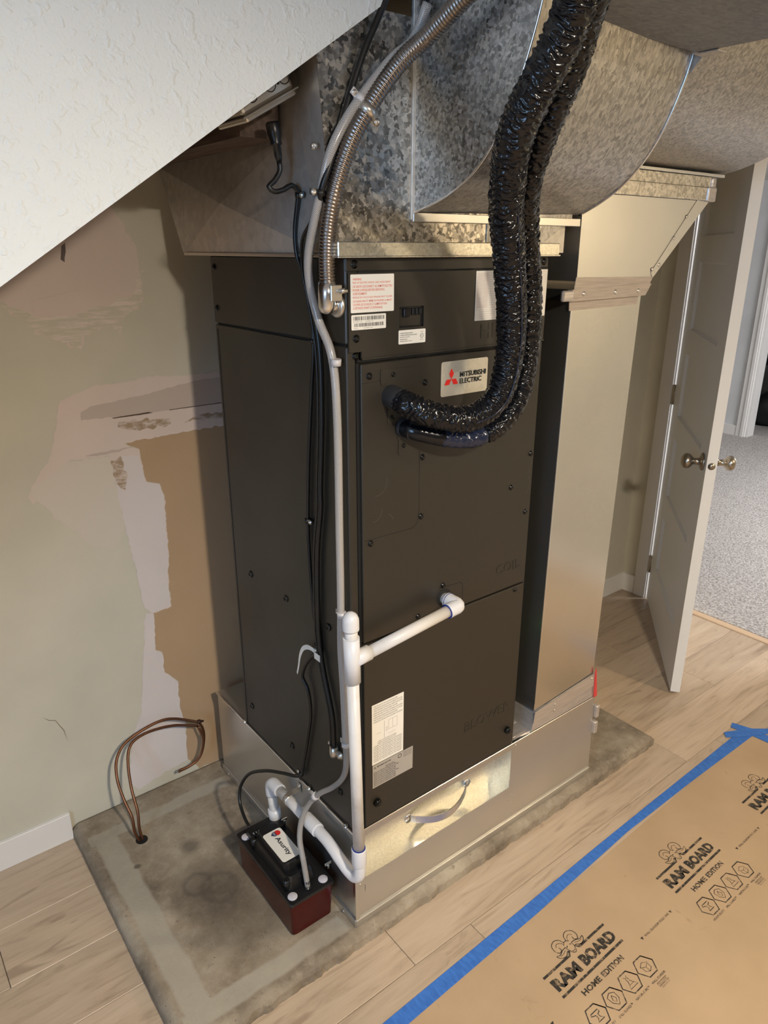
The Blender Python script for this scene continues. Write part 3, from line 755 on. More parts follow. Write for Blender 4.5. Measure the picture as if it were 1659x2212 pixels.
# screws
for x_, z_ in ((0.019,1.624),(0.533,1.624)): screw((x_,-0.0015,z_), (0,-1,0), ah)
for x_, z_ in ((0.019,1.494),): screw((x_,-0.0045,z_), (0,-1,0), ah)
screw((0.020,0.0,1.4615), (0,-1,0), ah)
for x_, z_ in ((0.045,1.423),(0.102,1.421),(0.186,1.396),(0.100,1.336),(0.130,1.274),(0.183,1.240),(0.526,1.190),(0.464,1.117),(0.182,1.108),(0.046,1.079),(0.253,0.922),(0.179,0.866),(0.521,1.043)): screw((x_, e_, z_), (0,-1,0), coilp, sc=0.95)
for x_, z_ in ((0.503,0.835),(0.062,0.836)): screw((x_, e_, z_), (0,-1,0), blowp, sc=0.85)
for x_, z_ in ((0.510,0.406),(0.059,0.407)): lathe('thumb_screw', (x_, e_, z_), (0,-1,0), [(0,0.010),(0.003,0.0105),(0.008,0.0095),(0.011,0.006),(0.011,0.0035),(0.012,0.0035),(0.012,0)], M_screw, blowp, 18)
for y_, z_ in ((0.53,1.611),(0.53,1.519)): screw((-0.001,y_,z_), (-1,0,0), ah)
for y_, z_ in ((0.452,0.853),(0.273,0.854),(0.501,0.42),(0.281,0.419),(0.088,0.857),(0.058,0.422)): lathe('grommet', (-0.001,y_,z_), (-1,0,0), [(0,0.0095),(0.002,0.009),(0.003,0.006),(0.001,0.005),(0.001,0)], M_blackpl, ah, 16)
# labels
LY = -0.0052
def label(name, x0, x1, z0, z1, m, parent, y_=LY, lab=None, rr=0.002):
    pts = []
    for cx, cz, a0 in ((x1-rr,z1-rr,0),(x0+rr,z1-rr,1),(x0+rr,z0+rr,2),(x1-rr,z0+rr,3)):
        pts += [(cx+rr*math.cos((a0+t/3)*math.pi/2), y_, cz+rr*math.sin((a0+t/3)*math.pi/2)) for t in range(4)]
    o = prism(name, pts, (0,-0.0004,0), m, parent)
    if lab: o['label'] = lab
    return o
wl = label('warning_label', 0.007, 0.107, 1.540, 1.607, M_label, ah, lab='white label with red warning text')
bm = B()
rows = ['WARNING:', 'RISK OF ELECTRIC SHOCK CAN CAUSE INJURY', 'OR DEATH: DISCONNECT ALL REMOTE ELECTRIC', 'POWER SUPPLIES BEFORE SERVICING.', 'AVERTISSEMENT:', 'RISQUE DE CHOCS \u00c9LECTRIQUES PEUT CAUSER', 'DES BLESSURES ET M\u00caME ENTRA\u00ceNER LA MORT.', 'COUPER LES SOURCES D\' ALIMENTATION', 'A DISTANCE AVANT LE DEPANNAGE.']
wds = [0.020, 0.087, 0.091, 0.073, 0.032, 0.091, 0.091, 0.078, 0.068]
for i, (s_, w__) in enumerate(zip(rows, wds)): addtext(bm, s_, (0.012, LY-0.0005, 1.5965-i*0.0063), (1,0,0), (0,0,1), w__, 0.0042, 0.0, 0.01)
link('label_text', mesh(bm, 'lt'), M_inkr, wl)
bl_ = label('barcode_label', 0.008, 0.088, 1.5095, 1.5365, M_label, ah, lab='cream barcode sticker')
bm = B()
def bars(bm, x0, x1, z0, z1, y_, seed):
    rnd = random.Random(seed); x = x0
    while x < x1:
        wv = rnd.choice((0.0005,0.0008,0.0012,0.0016)); 
        f = bm.faces.new([bm.verts.new(p) for p in ((x,y_,z0),(min(x1,x+wv),y_,z0),(min(x1,x+wv),y_,z1),(x,y_,z1))]); x += wv+rnd.choice((0.0006,0.0009,0.0014))
bars(bm, 0.012, 0.084, 1.5265, 1.5335, LY-0.0005, 1); bars(bm, 0.014, 0.083, 1.5150, 1.5215, LY-0.0005, 2)
for a_ in ((0.012,1.5235,0.020),(0.040,1.5235,0.018),(0.013,1.5115,0.010),(0.036,1.5115,0.020)): addtext(bm, 'S/N 0000 1146', (a_[0], LY-0.0005, a_[1]), (1,0,0), (0,0,1), a_[2], 0.0016)
link('label_print', mesh(bm, 'lp'), M_ink, bl_)
ul = label('listing_label', 0.119, 0.1875, 1.476, 1.5025, M_label, ah, lab='small white listing label')
bm = B()
for i, (s_, w__) in enumerate((('SUITABLE FOR INSTALLATION IN A', 0.032), ('SUITABLE FOR INSTALLATION IN ALL SPACE', 0.042), ('Manufactured componment', 0.024), ('Manufactured for', 0.018), ('Mitsubishi Electric US, Inc.', 0.030))): addtext(bm, s_, (0.123, LY-0.0005, 1.4955-i*0.0038), (1,0,0), (0,0,1), w__, 0.0022, 0, 0.02)
pl_ = arc(0.178, 1.4895, 0.0045, 0, 2*math.pi, 20)
for (xa_, za_), (xb_, zb_) in zip(pl_, pl_[1:]):
    bm.faces.new([bm.verts.new(p) for p in ((xa_,LY-0.0005,za_),(xb_,LY-0.0005,zb_),(0.178+(xb_-0.178)*0.82,LY-0.0005,1.4895+(zb_-1.4895)*0.82),(0.178+(xa_-0.178)*0.82,LY-0.0005,1.4895+(za_-1.4895)*0.82))])
addtext(bm, 'ETL', (0.1755, LY-0.0005, 1.488), (1,0,0), (0,0,1), 0.005, 0.003); addtext(bm, 'Intertek', (0.1735, LY-0.0005, 1.4815), (1,0,0), (0,0,1), 0.009, 0.002); addtext(bm, 'Listed', (0.1745, LY-0.0005, 1.4965), (1,0,0), (0,0,1), 0.007, 0.002)
link('label_print', mesh(bm, 'lp'), M_ink, ul)
tl = label('table_label', 0.322, 0.5425, 1.509, 1.608, M_label, ah, rr=0.001, lab='wide white label printed with a table')
bm = B()
for i in range(17):
    z_ = 1.604-i*0.0046; bm.faces.new([bm.verts.new(p) for p in ((0.326,LY-0.0005,z_),(0.539,LY-0.0005,z_),(0.539,LY-0.0005,z_-0.0003),(0.326,LY-0.0005,z_-0.0003))])
for x_ in (0.326, 0.343, 0.38, 0.42, 0.46, 0.50, 0.5387): bm.faces.new([bm.verts.new(p) for p in ((x_,LY-0.0005,1.604),(x_+0.0003,LY-0.0005,1.604),(x_+0.0003,LY-0.0005,1.5304),(x_,LY-0.0005,1.5304))])
for i in range(15):
    for x_ in (0.3275, 0.3445, 0.505): addtext(bm, 'SVZ-KP%02d' % i, (x_, LY-0.0005, 1.6005-i*0.0046), (1,0,0), (0,0,1), 0.013, 0.002)
for i in range(4): addtext(bm, 'See installation manual for the static pressure', (0.335, LY-0.0005, 1.5255-i*0.0045), (1,0,0), (0,0,1), 0.05, 0.002)
link('label_print', mesh(bm, 'lp'), mat('pale_red_ink', (0.45,0.22,0.18), 0.6), tl)
# badge
bd = label('badge', 0.229, 0.364, 1.3605, 1.4325, M_logop, coilp, e_-0.0002, rr=0.005, lab='silver badge with red emblem and black lettering')
YB = e_-0.0014
bm = B()
def diamond(bm, cx, cz, ang, a=0.0112, hw=0.0066):
    d_ = Vector((math.cos(ang), math.sin(ang))); n_ = Vector((-d_.y, d_.x)); c = Vector((cx, cz)); m1 = c+d_*a*0.99
    pts = [c, c+d_*a+n_*hw, c+d_*2*a, c+d_*a-n_*hw]; bm.faces.new([bm.verts.new((p.x, YB, p.y)) for p in pts])
for a_ in (90, 210, 330): diamond(bm, 0.2575, 1.3955, a_*D2R)
link('emblem', mesh(bm, 'em'), M_logor, bd)
bm = B()
addtext(bm, 'MITSUBISHI', (0.2815, YB, 1.3975), (1,0,0), (0,0,1), 0.0770, 0.0108, 0, 0.02); addtext(bm, 'ELECTRIC', (0.2815, YB, 1.3835), (1,0,0), (0,0,1), 0.0640, 0.0108, 0, 0.02)
link('lettering', mesh(bm, 'let'), M_ink, bd)
# lower labels
l3 = label('instruction_label', 0.046, 0.139, 0.5185, 0.683, M_label, blowp, e_-0.0002, rr=0.0005, lab='tall white instruction label with a small drawing')
bm = B(); YI = e_-0.0008
for i in range(8): addtext(bm, ('HORIZONTAL INSTALLATION CAN RESULT IN WATER' if i % 2 else 'TURN THE UNIT SO THE COIL DRAIN PAN SLOPES'), (0.050, YI, 0.6755-i*0.0060), (1,0,0), (0,0,1), 0.085 if i % 3 else 0.070, 0.0034, 0, 0.01)
for i in range(11): addtext(bm, ('ENSURE LEFT POSITION BEFORE START OF UNIT' if i % 2 else 'CONVERT TO THE RIGHT SIDE OF THE HANDLER'), (0.050+(0.012 if i < 2 else 0), YI, 0.577-i*0.0052), (1,0,0), (0,0,1), 0.055 if i < 2 else 0.084, 0.0031, 0, 0.01)
for a_ in ((0.0815,0.0822,0.582,0.628),(0.094,0.0945,0.600,0.626),(0.094,0.120,0.6255,0.626),(0.1195,0.120,0.600,0.626),(0.094,0.120,0.600,0.6005),(0.106,0.1065,0.600,0.626),(0.0865,0.091,0.598,0.5985),(0.0865,0.091,0.608,0.6085),(0.0865,0.087,0.598,0.608),(0.0905,0.091,0.598,0.608),(0.060,0.072,0.601,0.6015),(0.092,0.114,0.5885,0.589)): 
    bm.faces.new([bm.verts.new(p) for p in ((a_[0],YI,a_[2]),(a_[1],YI,a_[2]),(a_[1],YI,a_[3]),(a_[0],YI,a_[3]))])
link('label_print', mesh(bm, 'lp'), M_inkg, l3)
l4 = label('rating_label', 0.0465, 0.169, 0.4525, 0.5175, M_labelg, blowp, e_-0.0009, rr=0.0005, lab='grey rating label')
bm = B(); YI = e_-0.0015
addtext(bm, 'MITSUBISHI ELECTRIC', (0.060, YI, 0.5075), (1,0,0), (0,0,1), 0.042, 0.0042, 0, 0.02)
addtext(bm, 'INDOOR UNIT', (0.085, YI, 0.498), (1,0,0), (0,0,1), 0.025, 0.0035, 0, 0.01)
for i in range(8): addtext(bm, 'MODEL SVZ  RATED VOLTS 208/230 HERTZ 60 AMPS', (0.050, YI, 0.4935-i*0.0053), (1,0,0), (0,0,1), 0.075 if i in (1,4) else 0.066, 0.0031, 0, 0.01)
for k, a_ in enumerate((90, 210, 330)):
    d_ = Vector((math.cos(a_*D2R), math.sin(a_*D2R))); n_ = Vector((-d_.y, d_.x)); c = Vector((0.0535, 0.509)); pts = [c, c+d_*0.002+n_*0.0012, c+d_*0.004, c+d_*0.002-n_*0.0012]
    bm.faces.new([bm.verts.new((p.x, YI, p.y)) for p in pts])
pl_ = arc(0.128, 0.508, 0.0058, 0, 2*math.pi, 20)
for (xa_, za_), (xb_, zb_) in zip(pl_, pl_[1:]):
    bm.faces.new([bm.verts.new(p) for p in ((xa_,YI,za_),(xb_,YI,zb_),(0.128+(xb_-0.128)*0.75,YI,0.508+(zb_-0.508)*0.75),(0.128+(xa_-0.128)*0.75,YI,0.508+(za_-0.508)*0.75))])
for i in range(5): addtext(bm, 'Conforms to UL Std', (0.139, YI, 0.512-i*0.0034), (1,0,0), (0,0,1), 0.026, 0.0021)
link('label_print', mesh(bm, 'lp'), M_ink, l4)
# dark opening behind the drain pipe
lathe('drain_port', (0.258, e_, 0.889), (0,-1,0), [(0,0.022),(0.001,0.022),(0.001,0)], M_cabdark, coilp, 24)

# ================================================================== SUPPLY PLENUM AND ELBOW
sp = thing('supply_plenum', 'galvanised plenum with cross-broken side panel on top of the air handler', 'duct', (0.28,0.3,1.636))
F_ = [(-0.026,-0.010,1.660),(0.504,-0.010,1.657),(0.598,-0.010,1.706),(0.598,-0.010,2.02),(0.046,-0.010,2.018),(-0.055,-0.010,1.950),(-0.055,-0.010,1.938),(-0.043,-0.010,1.800),(-0.051,-0.010,1.728)]
prism('front_panel', F_, (0,0.0012,0), M_galv_spangle, sp)['label'] = 'panel with large crystal spangles'
bm = B()
def quad(bm, pts):
    f = bm.faces.new([bm.verts.new(p) for p in pts]); return f
quad(bm, [(-0.026,-0.010,1.663),(-0.051,-0.010,1.728),(-0.043,-0.010,1.800),(-0.0215,0.048,1.702),(-0.0215,0.02,1.642)][::-1])
quad(bm, [(-0.043,-0.010,1.800),(-0.055,-0.010,1.938),(-0.040,0.060,1.955),(-0.0215,0.118,1.880),(-0.0215,0.048,1.702)][::-1])
bmesh.ops.recalc_face_normals(bm, faces=bm.faces)
link('corner_panel', mesh(bm, 'cp'), M_galv_dull, sp)
bm = B(); ap = (-0.036,0.405,1.740)
L_ = [(-0.02,0.02,1.642),(-0.02,0.655,1.642),(-0.02,0.765,1.835),(-0.02,0.765,1.97),(-0.02,0.118,1.97),(-0.02,0.118,1.880),(-0.02,0.048,1.702)]
Lc = [(-0.02,0.048,1.644),(-0.02,0.643,1.642),(-0.02,0.751,1.835),(-0.02,0.163,1.835)]
for i in range(4): quad(bm, [Lc[i], Lc[(i+1)%4], ap][::-1])
quad(bm, [(-0.02,0.751,1.835),(-0.02,0.751,1.97),(-0.02,0.118,1.97),(-0.02,0.118,1.88),(-0.02,0.163,1.835)]); quad(bm, [(-0.02,0.048,1.644),(-0.02,0.163,1.835),(-0.02,0.118,1.88),(-0.02,0.048,1.702)])
bmesh.ops.recalc_face_normals(bm, faces=bm.faces)
link('side_panel', mesh(bm, 'sp'), M_galv_dull, sp)['label'] = 'dull side panel with crossed creases'
bm = B(); addprism(bm, [(-0.0195,0.0,1.642),(-0.0195,0.655,1.642),(-0.0195,0.76,1.835),(-0.0195,0.76,1.972),(-0.0195,0.0,1.972)], (0.617,0,0)); link('inner_shell', mesh(bm, 'is'), M_galv_dull, sp)
bm = B(); addbox(bm, -0.028, 0.560, -0.020, -0.004, 1.6365, 1.662, 0.0015); addbox(bm, -0.030, 0.562, -0.023, -0.004, 1.6350, 1.6385, 0.001)
link('collar', mesh(bm, 'co'), galv('galvanised_pale_collar', 240, 0.6, 0.78, 0.3, 0.45, tint=(1,0.98,0.88), warp=0.004), sp)
bm = B(); addbox(bm, -0.024, -0.008, 0.0, 0.642, 1.6355, 1.6425, 0.001); link('side_collar', mesh(bm, 'sc'), M_zinc, sp)
prism('wing_panel', [(0.498,-0.012,1.655),(0.560,-0.012,1.687),(0.604,-0.012,1.709),(0.604,-0.012,1.722),(0.34,-0.012,1.712),(0.34,-0.012,1.663)], (0,0.002,0), M_galv_mid, sp)
screw((-0.052,0.01,1.81), (-0.7,-0.7,0), sp, SCREWZ, 0.8, 'rivet')

el = thing('supply_elbow', 'large galvanised curved elbow duct curving out of the plenum above the badge', 'duct', (0.38,-0.1,1.72))
aL = [(-0.010,1.712),(-0.085,1.727),(-0.143,1.747),(-0.185,1.773),(-0.223,1.813),(-0.248,1.861),(-0.271,1.918),(-0.285,1.956),(-0.298,1.981),(-0.306,2.03),(-0.311,2.12),(-0.312,2.195)]
aR = [(-0.010,1.721),(-0.069,1.742),(-0.132,1.783),(-0.170,1.819),(-0.203,1.877),(-0.224,1.930),(-0.243,1.987),(-0.250,2.03),(-0.254,2.12),(-0.255,2.195)]
def resample(pts, n):
    P = spline([Vector((a[0], a[1], 0)) for a in pts], 0.002); S = [0]
    for a, b in zip(P, P[1:]): S.append(S[-1]+(b-a).length)
    out = []; j = 0
    for i in range(n):
        t = S[-1]*i/(n-1)
        while j < len(S)-2 and S[j+1] < t: j += 1
        k = (t-S[j])/max(1e-9, S[j+1]-S[j]); p = P[j].lerp(P[j+1], k); out.append((p.x, p.y))
    return out
def smooth_arc(pts, it=60):
    q = resample(pts, 60)
    for _ in range(it):
        q = [q[0]]+[((q[i-1][0]+2*q[i][0]+q[i+1][0])/4, (q[i-1][1]+2*q[i][1]+q[i+1][1])/4) for i in range(1, len(q)-1)]+[q[-1]]
    return q
RL, RR = smooth_arc(aL), smooth_arc(aR)
EX0, EX1 = 0.145, 0.628
bm = B(); g0 = []
nxs = 24
for (ya, za), (yb, zb) in zip(RL, RR):
    g0.append([bm.verts.new((EX0+(EX1-EX0)*i/nxs, ya+(yb-ya)*i/nxs+0.0012*noise.noise(Vector((i*0.35, za*9, 2))), za+(zb-za)*i/nxs)) for i in range(nxs+1)])
for r0_, r1_ in zip(g0, g0[1:]):
    for i in range(nxs):
        f = bm.faces.new((r0_[i], r0_[i+1], r1_[i+1], r1_[i])); f.smooth = True
bmesh.ops.recalc_face_normals(bm, faces=bm.faces)
link('heel', mesh(bm, 'heel'), M_galv_mid, el)['label'] = 'curved outer sheet of the elbow'
prism('cheek', [(EX0+0.001, a, b) for a, b in RL]+[(EX0+0.001,-0.085,2.195),(EX0+0.001,-0.085,2.082),(EX0+0.001,0.0,2.082),(EX0+0.001,0.0,1.712)], (0.001,0,0), M_galv_cheek, el)['label'] = 'flat side sheet with fine spangles'
prism('cheek', [(EX1-0.002, a, b) for a, b in RR]+[(EX1-0.002,-0.085,2.195),(EX1-0.002,-0.085,2.082),(EX1-0.002,0.0,2.082),(EX1-0.002,0.0,1.721)], (0.001,0,0), M_galv_dull, el)
tube('seam', [Vector((EX0, a-0.001, b-0.001)) for a, b in RL], 0.0022, M_steelw, el, raw=True, n=8)
tube('seam', [Vector((EX1, a-0.001, b-0.001)) for a, b in RR], 0.0024, M_steelw, el, raw=True, n=8)
bm = B(); addbox(bm, 0.139, 0.150, -0.016, -0.009, 1.700, 2.2, 0.001); link('flange', mesh(bm, 'fl'), M_galv_dull, el)
bm = B(); addbox(bm, 0.143, 0.628, -0.017, -0.011, 1.697, 1.713, 0.001); link('flange', mesh(bm, 'fl'), M_galv_fine, el)

tk = thing('trunk_duct', 'dark dull galvanised trunk duct running overhead at the top edge of the picture', 'duct', (0.385,-0.45,1.987))
bm = B(); addprism(bm, [(0.150,-0.258,1.987),(0.612,-0.258,1.987),(0.630,-0.64,1.987),(0.150,-0.64,1.987)], (0,0,0.21)); link('duct_shell', mesh(bm, 'ds'), galv('galvanised_underside', 160, 0.24, 0.33, 0.4, 0.5, stretch=(0.5,1,1), tint=(0.96,0.97,1.0), metal=0.9), tk)
bm = B(); addbox(bm, 0.60, 0.634, -0.262, -0.255, 1.984, 2.0); addbox(bm, 0.61, 0.64, -0.30, -0.255, 1.9835, 1.9865, 0.001); link('joint_strip', mesh(bm, 'js'), M_galv_dull, tk)

e2 = thing('return_elbow', 'large curved galvanised elbow duct at the upper right above the riser', 'duct', (0.94,0.0,1.834))
bm = B(); g0 = []
RH = []
for i in range(41):
    a_ = 1.43*i/40; RH.append((0.064-0.42*math.sin(a_), 2.253-0.42*math.cos(a_)))
for ya, za in RH: g0.append([bm.verts.new((0.631+(1.240-0.631)*i/nxs, ya+0.0015*noise.noise(Vector((i*0.3,za*8,7))), za)) for i in range(nxs+1)])
for r0_, r1_ in zip(g0, g0[1:]):
    for i in range(nxs):
        f = bm.faces.new((r0_[i], r0_[i+1], r1_[i+1], r1_[i])); f.smooth = True
bmesh.ops.recalc_face_normals(bm, faces=bm.faces)
link('heel', mesh(bm, 'heel'), galv('galvanised_soft_spangle', 230, 0.24, 0.50, 0.30, 0.46, metal=0.65, stretch=(1,1,0.6), tint=(1,0.955,0.88), warp=0.012), e2)
for x_ in (0.6315, 1.2385): prism('cheek', [(x_, a, b) for a, b in RH]+[(x_,0.36,2.193),(x_,0.36,1.833)], (0.001,0,0), M_galv_dull, e2)
box('bottom_panel', 0.632, 1.2385, 0.05, 0.36, 1.8335, 1.8347, M_galv_dull, e2)
box('flange', 0.642, 1.214, -0.016, 0.04, 1.8265, 1.8335, M_galv_fine, e2, 0.0008)

# ================================================================== RETURN RISER
ri = thing('return_riser', 'shiny galvanised rectangular riser duct standing to the right of the air handler', 'duct', (0.78,0.18,0.341))
bm = B(); addprism(bm, [(0.632,0.0,0.41),(0.901,0.0,0.41),(0.919,0.0,1.56),(0.641,0.0,1.56)], (0,0.36,0)); link('duct_shell', mesh(bm, 'ds'), M_galv_riser, ri)['label'] = 'smooth reflective duct'
bm = B(); addprism(bm, [(0.6335,-0.0008,0.43),(0.642,-0.0008,1.56),(0.6455,-0.0008,1.56),(0.637,-0.0008,0.43)], (0,0.0006,0)); link('corner_seam', mesh(bm, 'cs'), M_steelw, ri)
bm = B(); addprism(bm, [(0.643,-0.009,1.58),(0.946,-0.009,1.58),(1.165,-0.009,1.768),(0.641,-0.009,1.768)], (0,0.36,0)); link('transition', mesh(bm, 'tr'), M_galv_fine, ri)
prism('seam_strip', [(0.935,-0.0105,1.595),(0.944,-0.0105,1.581),(1.156,-0.0105,1.766),(1.105,-0.0105,1.769)], (0,0.0012,0), M_galv_fine, ri)
for x_, z_ in ((0.940,1.602),(0.966,1.612),(1.019,1.676),(1.066,1.728)): screw((x_,-0.0105,z_), (0,-1,0), ri, SCREWZ, 0.7)
bm = B(); addbox(bm, 0.640, 1.170, -0.014, 0.352, 1.769, 1.800, 0.001); addbox(bm, 0.641, 1.166, -0.011, 0.35, 1.800, 1.8255, 0.001)
link('upper_collar', mesh(bm, 'uc'), galv('galvanised_rough_collar', 150, 0.35, 0.7, 0.3, 0.5, tint=(1,0.96,0.88), warp=0.012), ri)
bm = B(); addbox(bm, 1.140, 1.180, -0.019, 0.02, 1.766, 1.802, 0.004, 2); addbox(bm, 1.158, 1.178, -0.016, 0.02, 1.800, 1.824, 0.003); link('foil_wrap', mesh(bm, 'fw'), M_foil, ri)
prism('sealing_tape', [(0.634,-0.0112,1.562),(0.930,-0.0112,1.562),(0.946,-0.0112,1.584),(0.638,-0.0112,1.589)], (0,0.0018,0), M_tape, ri)
prism('sealing_tape', [(0.626,-0.0130,1.536),(0.918,-0.0130,1.540),(0.940,-0.0130,1.568),(0.626,-0.0130,1.562)], (0,0.013,0), M_tape, ri)
prism('sealing_tape', [(0.634,-0.0020,1.514),(0.902,-0.0020,1.518),(0.905,-0.0020,1.541),(0.632,-0.0020,1.536)], (0,0.0018,0), M_tape, ri)
box('cleat_end', 0.594, 0.632, -0.014, -0.004, 1.536, 1.561, M_foil, ri, 0.004, 2)
box('side_collar', 0.628, 0.634, -0.002, 0.362, 1.536, 1.562, M_cabdark, ri)
for x_ in (0.668, 0.79, 0.885): screw((x_,-0.0132,1.552), (0,-1,0), ri, SCREWZ, 0.75)
bm = B(); addprism(bm, [(0.622,-0.004,0.343),(0.908,-0.004,0.343),(0.908,-0.001,0.425),(0.640,-0.001,0.405)], (0,0.37,0)); link('base_collar', mesh(bm, 'bc'), M_foil, ri)
prism('sealing_tape', [(0.632,-0.0052,0.405),(0.906,-0.0052,0.428),(0.908,-0.0052,0.385),(0.628,-0.0052,0.370)], (0,0.001,0), M_tape, ri)
for x_, z_ in ((0.72,0.395),(0.72,0.375),(0.89,0.415)): screw((x_,-0.0055,z_), (0,-1,0), ri, SCREWZ, 0.6)
bm = B()
for i in range(26):
    t = i/25; x_ = 0.556+0.06*random.random(); y_ = 0.005+0.1*random.random()
    addprism(bm, [(x_,y_,0.3405),(x_+0.05,y_-0.01*random.random(),0.3415),(x_+0.055,y_+0.02,0.3415),(x_+0.008,y_+0.026,0.3405)], (0,0,0.0015+0.003*random.random()))
link('crumpled_tape', mesh(bm, 'ct'), M_foil, ba)
box('status_light', 0.5485, 0.5500, 0.030, 0.036, 0.648, 0.652, M_led, ah)

tag(prism('red_wedge', [(0.9085,-0.0085,0.3425),(0.9235,-0.0085,0.3425),(0.905,-0.0085,0.447),(0.902,-0.0085,0.430)], (0,0.003,0), M_redb), 'thin red plastic wedge standing on the base box at the foot of the riser', 'wedge')

# ================================================================== REFRIGERANT LINES
def wrinkled(name, pts, r, parent, seed, m, amp=0.16, step=0.0011, n=64, freq=88, r_end=None):
    path = spline(pts, step)
    L = sum((b-a).length for a, b in zip(path, path[1:]))
    bm = B(); uvl = bm.loops.layers.uv.new('UVMap')
    def rf(s, v, d):
        th = 2*math.pi*v
        ct, st = math.cos(th), math.sin(th)
        w1 = noise.noise(Vector((s*38, ct*1.7+seed, st*1.7)))*0.95+noise.noise(Vector((s*95, ct*4+seed, st*4)))*0.35
        a = math.sin(2*math.pi*(s*freq+w1))
        m1 = 0.55+0.9*noise.noise(Vector((s*55, ct*2.2+seed*2, st*2.2)))
        fold = (max(0.0, a)**0.7-0.5)*m1
        k = 1+amp*0.62*fold+amp*0.25*noise.noise(Vector((s*150, ct*3.0+seed, st*3.0)))+0.05*noise.noise(Vector((s*14, seed, v*2)))
        rr = r if r_end is None else r+(r_end-r)*min(1, s/(L*0.45))
        e = min(1, s/0.012, (L-s)/0.008)
        return rr*k*(0.86+0.14*e)
    addtube(bm, path, rf, n, True, uvl); return link(name, mesh(bm, name), m, parent)
P1 = [(0.098,-0.006,1.379),(0.097,-0.030,1.377),(0.103,-0.058,1.369),(0.125,-0.082,1.355),(0.163,-0.095,1.342),(0.211,-0.110,1.336),(0.253,-0.120,1.351),(0.281,-0.130,1.390),(0.288,-0.140,1.463),(0.276,-0.150,1.533),(0.250,-0.165,1.601),(0.213,-0.187,1.674),(0.173,-0.217,1.731),(0.136,-0.256,1.783),(0.117,-0.292,1.831),(0.111,-0.330,1.875),(0.110,-0.360,1.914),(0.105,-0.385,1.950),(0.088,-0.41,1.985),(0.07,-0.43,2.03),(0.06,-0.44,2.10)]
P2 = [(0.128,-0.006,1.312),(0.136,-0.035,1.309),(0.173,-0.060,1.298),(0.229,-0.075,1.286),(0.281,-0.090,1.288),(0.325,-0.100,1.315),(0.360,-0.108,1.369),(0.371,-0.114,1.454),(0.357,-0.122,1.545),(0.333,-0.130,1.632),(0.296,-0.150,1.702),(0.252,-0.190,1.758),(0.217,-0.238,1.806),(0.186,-0.290,1.850),(0.176,-0.322,1.888),(0.160,-0.350,1.922),(0.140,-0.378,1.954),(0.118,-0.41,1.985),(0.10,-0.43,2.03),(0.09,-0.44,2.10)]
r1 = thing('refrigerant_line', 'thicker upper black wrinkled insulated refrigerant line leaving the panel left of the badge', 'pipe', (0.1,-0.01,1.37))
wrinkled('insulation_sleeve', P1[1:], 0.0240, r1, 3.1, M_vinyl, 0.27, r_end=0.0285)
tube('pipe_wrap', P1[:2]+[(0.100,-0.040,1.3755)], 0.0232, mat('black_felt_tape', (0.02,0.02,0.022), 0.6), r1, 0.003, 28)
tube('seam', [Vector(p)+Vector((-0.003,-0.0285,-0.003)) for p in P1[5:13]], 0.0012, M_navy, r1, 0.006, 8)
r2o = thing('refrigerant_line', 'thinner lower black wrinkled insulated refrigerant line running behind the thicker one', 'pipe', (0.13,-0.01,1.31))
wrinkled('insulation_sleeve', P2[2:5], 0.0205, r2o, 8.7, M_navy, 0.16, freq=60)
wrinkled('insulation_sleeve', P2[4:], 0.0215, r2o, 5.2, M_vinyl, 0.25, r_end=0.025, freq=70)
tube('pipe_wrap', P2[:3]+[(0.185,-0.064,1.2955)], 0.0195, M_vinyl, r2o, 0.003, 28)
tube('pipe_wrap', P2[:2], 0.0205, mat('black_felt_tape', (0.02,0.02,0.022), 0.6), r2o, 0.003, 28)
# a thin cable taped along the lines
tag(tube('thermostat_wire', [Vector(p)+Vector((0.026,-0.012,0.0)) for p in P1[6:14]], 0.0016, M_blackrub, None, 0.006, 8), 'thin black wire running in the groove between the two refrigerant lines', 'wire')

# ================================================================== PVC DRAIN
dr = thing('drain_pipe', 'white plastic condensate drain pipe running from the coil panel down to the pump', 'pipe', (-0.03,-0.05,0.25))
def ring_sock(name, p0, p1, r, m=M_pvc, lip=0.0015):
    p0, p1 = Vector(p0), Vector(p1); L = (p1-p0).length
    return lathe(name, p0, p1-p0, [(0,r*0.8),(0,r),(0.001,r+0.0003),(L-0.001,r+0.0003),(L,r),(L,r*0.8)], m, dr, 28)
EL = Vector((0.262,-0.053,0.885)); TE = Vector((-0.0365,-0.053,0.852))
cyl('pipe', (0.258,-0.008,0.889), (0.259,-0.03,0.888), 0.0135, M_pvcd, dr, n=28)
aim = (TE-EL).normalized()
tube('elbow', [(0.2585,-0.018,0.888),(0.2595,-0.036,0.887),(0.261,-0.047,0.886),tuple(EL+aim*0.004),tuple(EL+aim*0.016),tuple(EL+aim*0.034)], 0.0172, M_pvc, dr, 0.003, 28)
lathe('glue_ring', (0.259,-0.0235,0.888), (0.04,-1,-0.03), [(0,0.0176),(0.0015,0.0176)], M_blue_glue, dr, 28)
cyl('glue_ring', tuple(EL+aim*0.0335), tuple(EL+aim*0.0355), 0.0168, M_blue_glue, dr, n=28)
cyl('pipe', tuple(EL+aim*0.02), tuple(TE-aim*0.04), 0.0134, M_pvcd, dr, n=28)
top = Vector((-0.039,-0.053,0.965)); bot = Vector((-0.025,-0.053,0.285)); ax = (bot-top).normalized()
def sp_(z): t = (top.z-z)/(top.z-bot.z); return top.lerp(bot, t)
cyl('pipe', tuple(sp_(0.93)), tuple(sp_(0.895)), 0.0134, M_pvcd, dr, n=28)
lathe('end_cap', tuple(sp_(0.926)), -ax, [(0,0.0150),(0,0.0172),(0.003,0.0174),(0.020,0.0174),(0.026,0.0170),(0.034,0.0135),(0.039,0.0075),(0.041,0.0)], M_pvc, dr, 28)
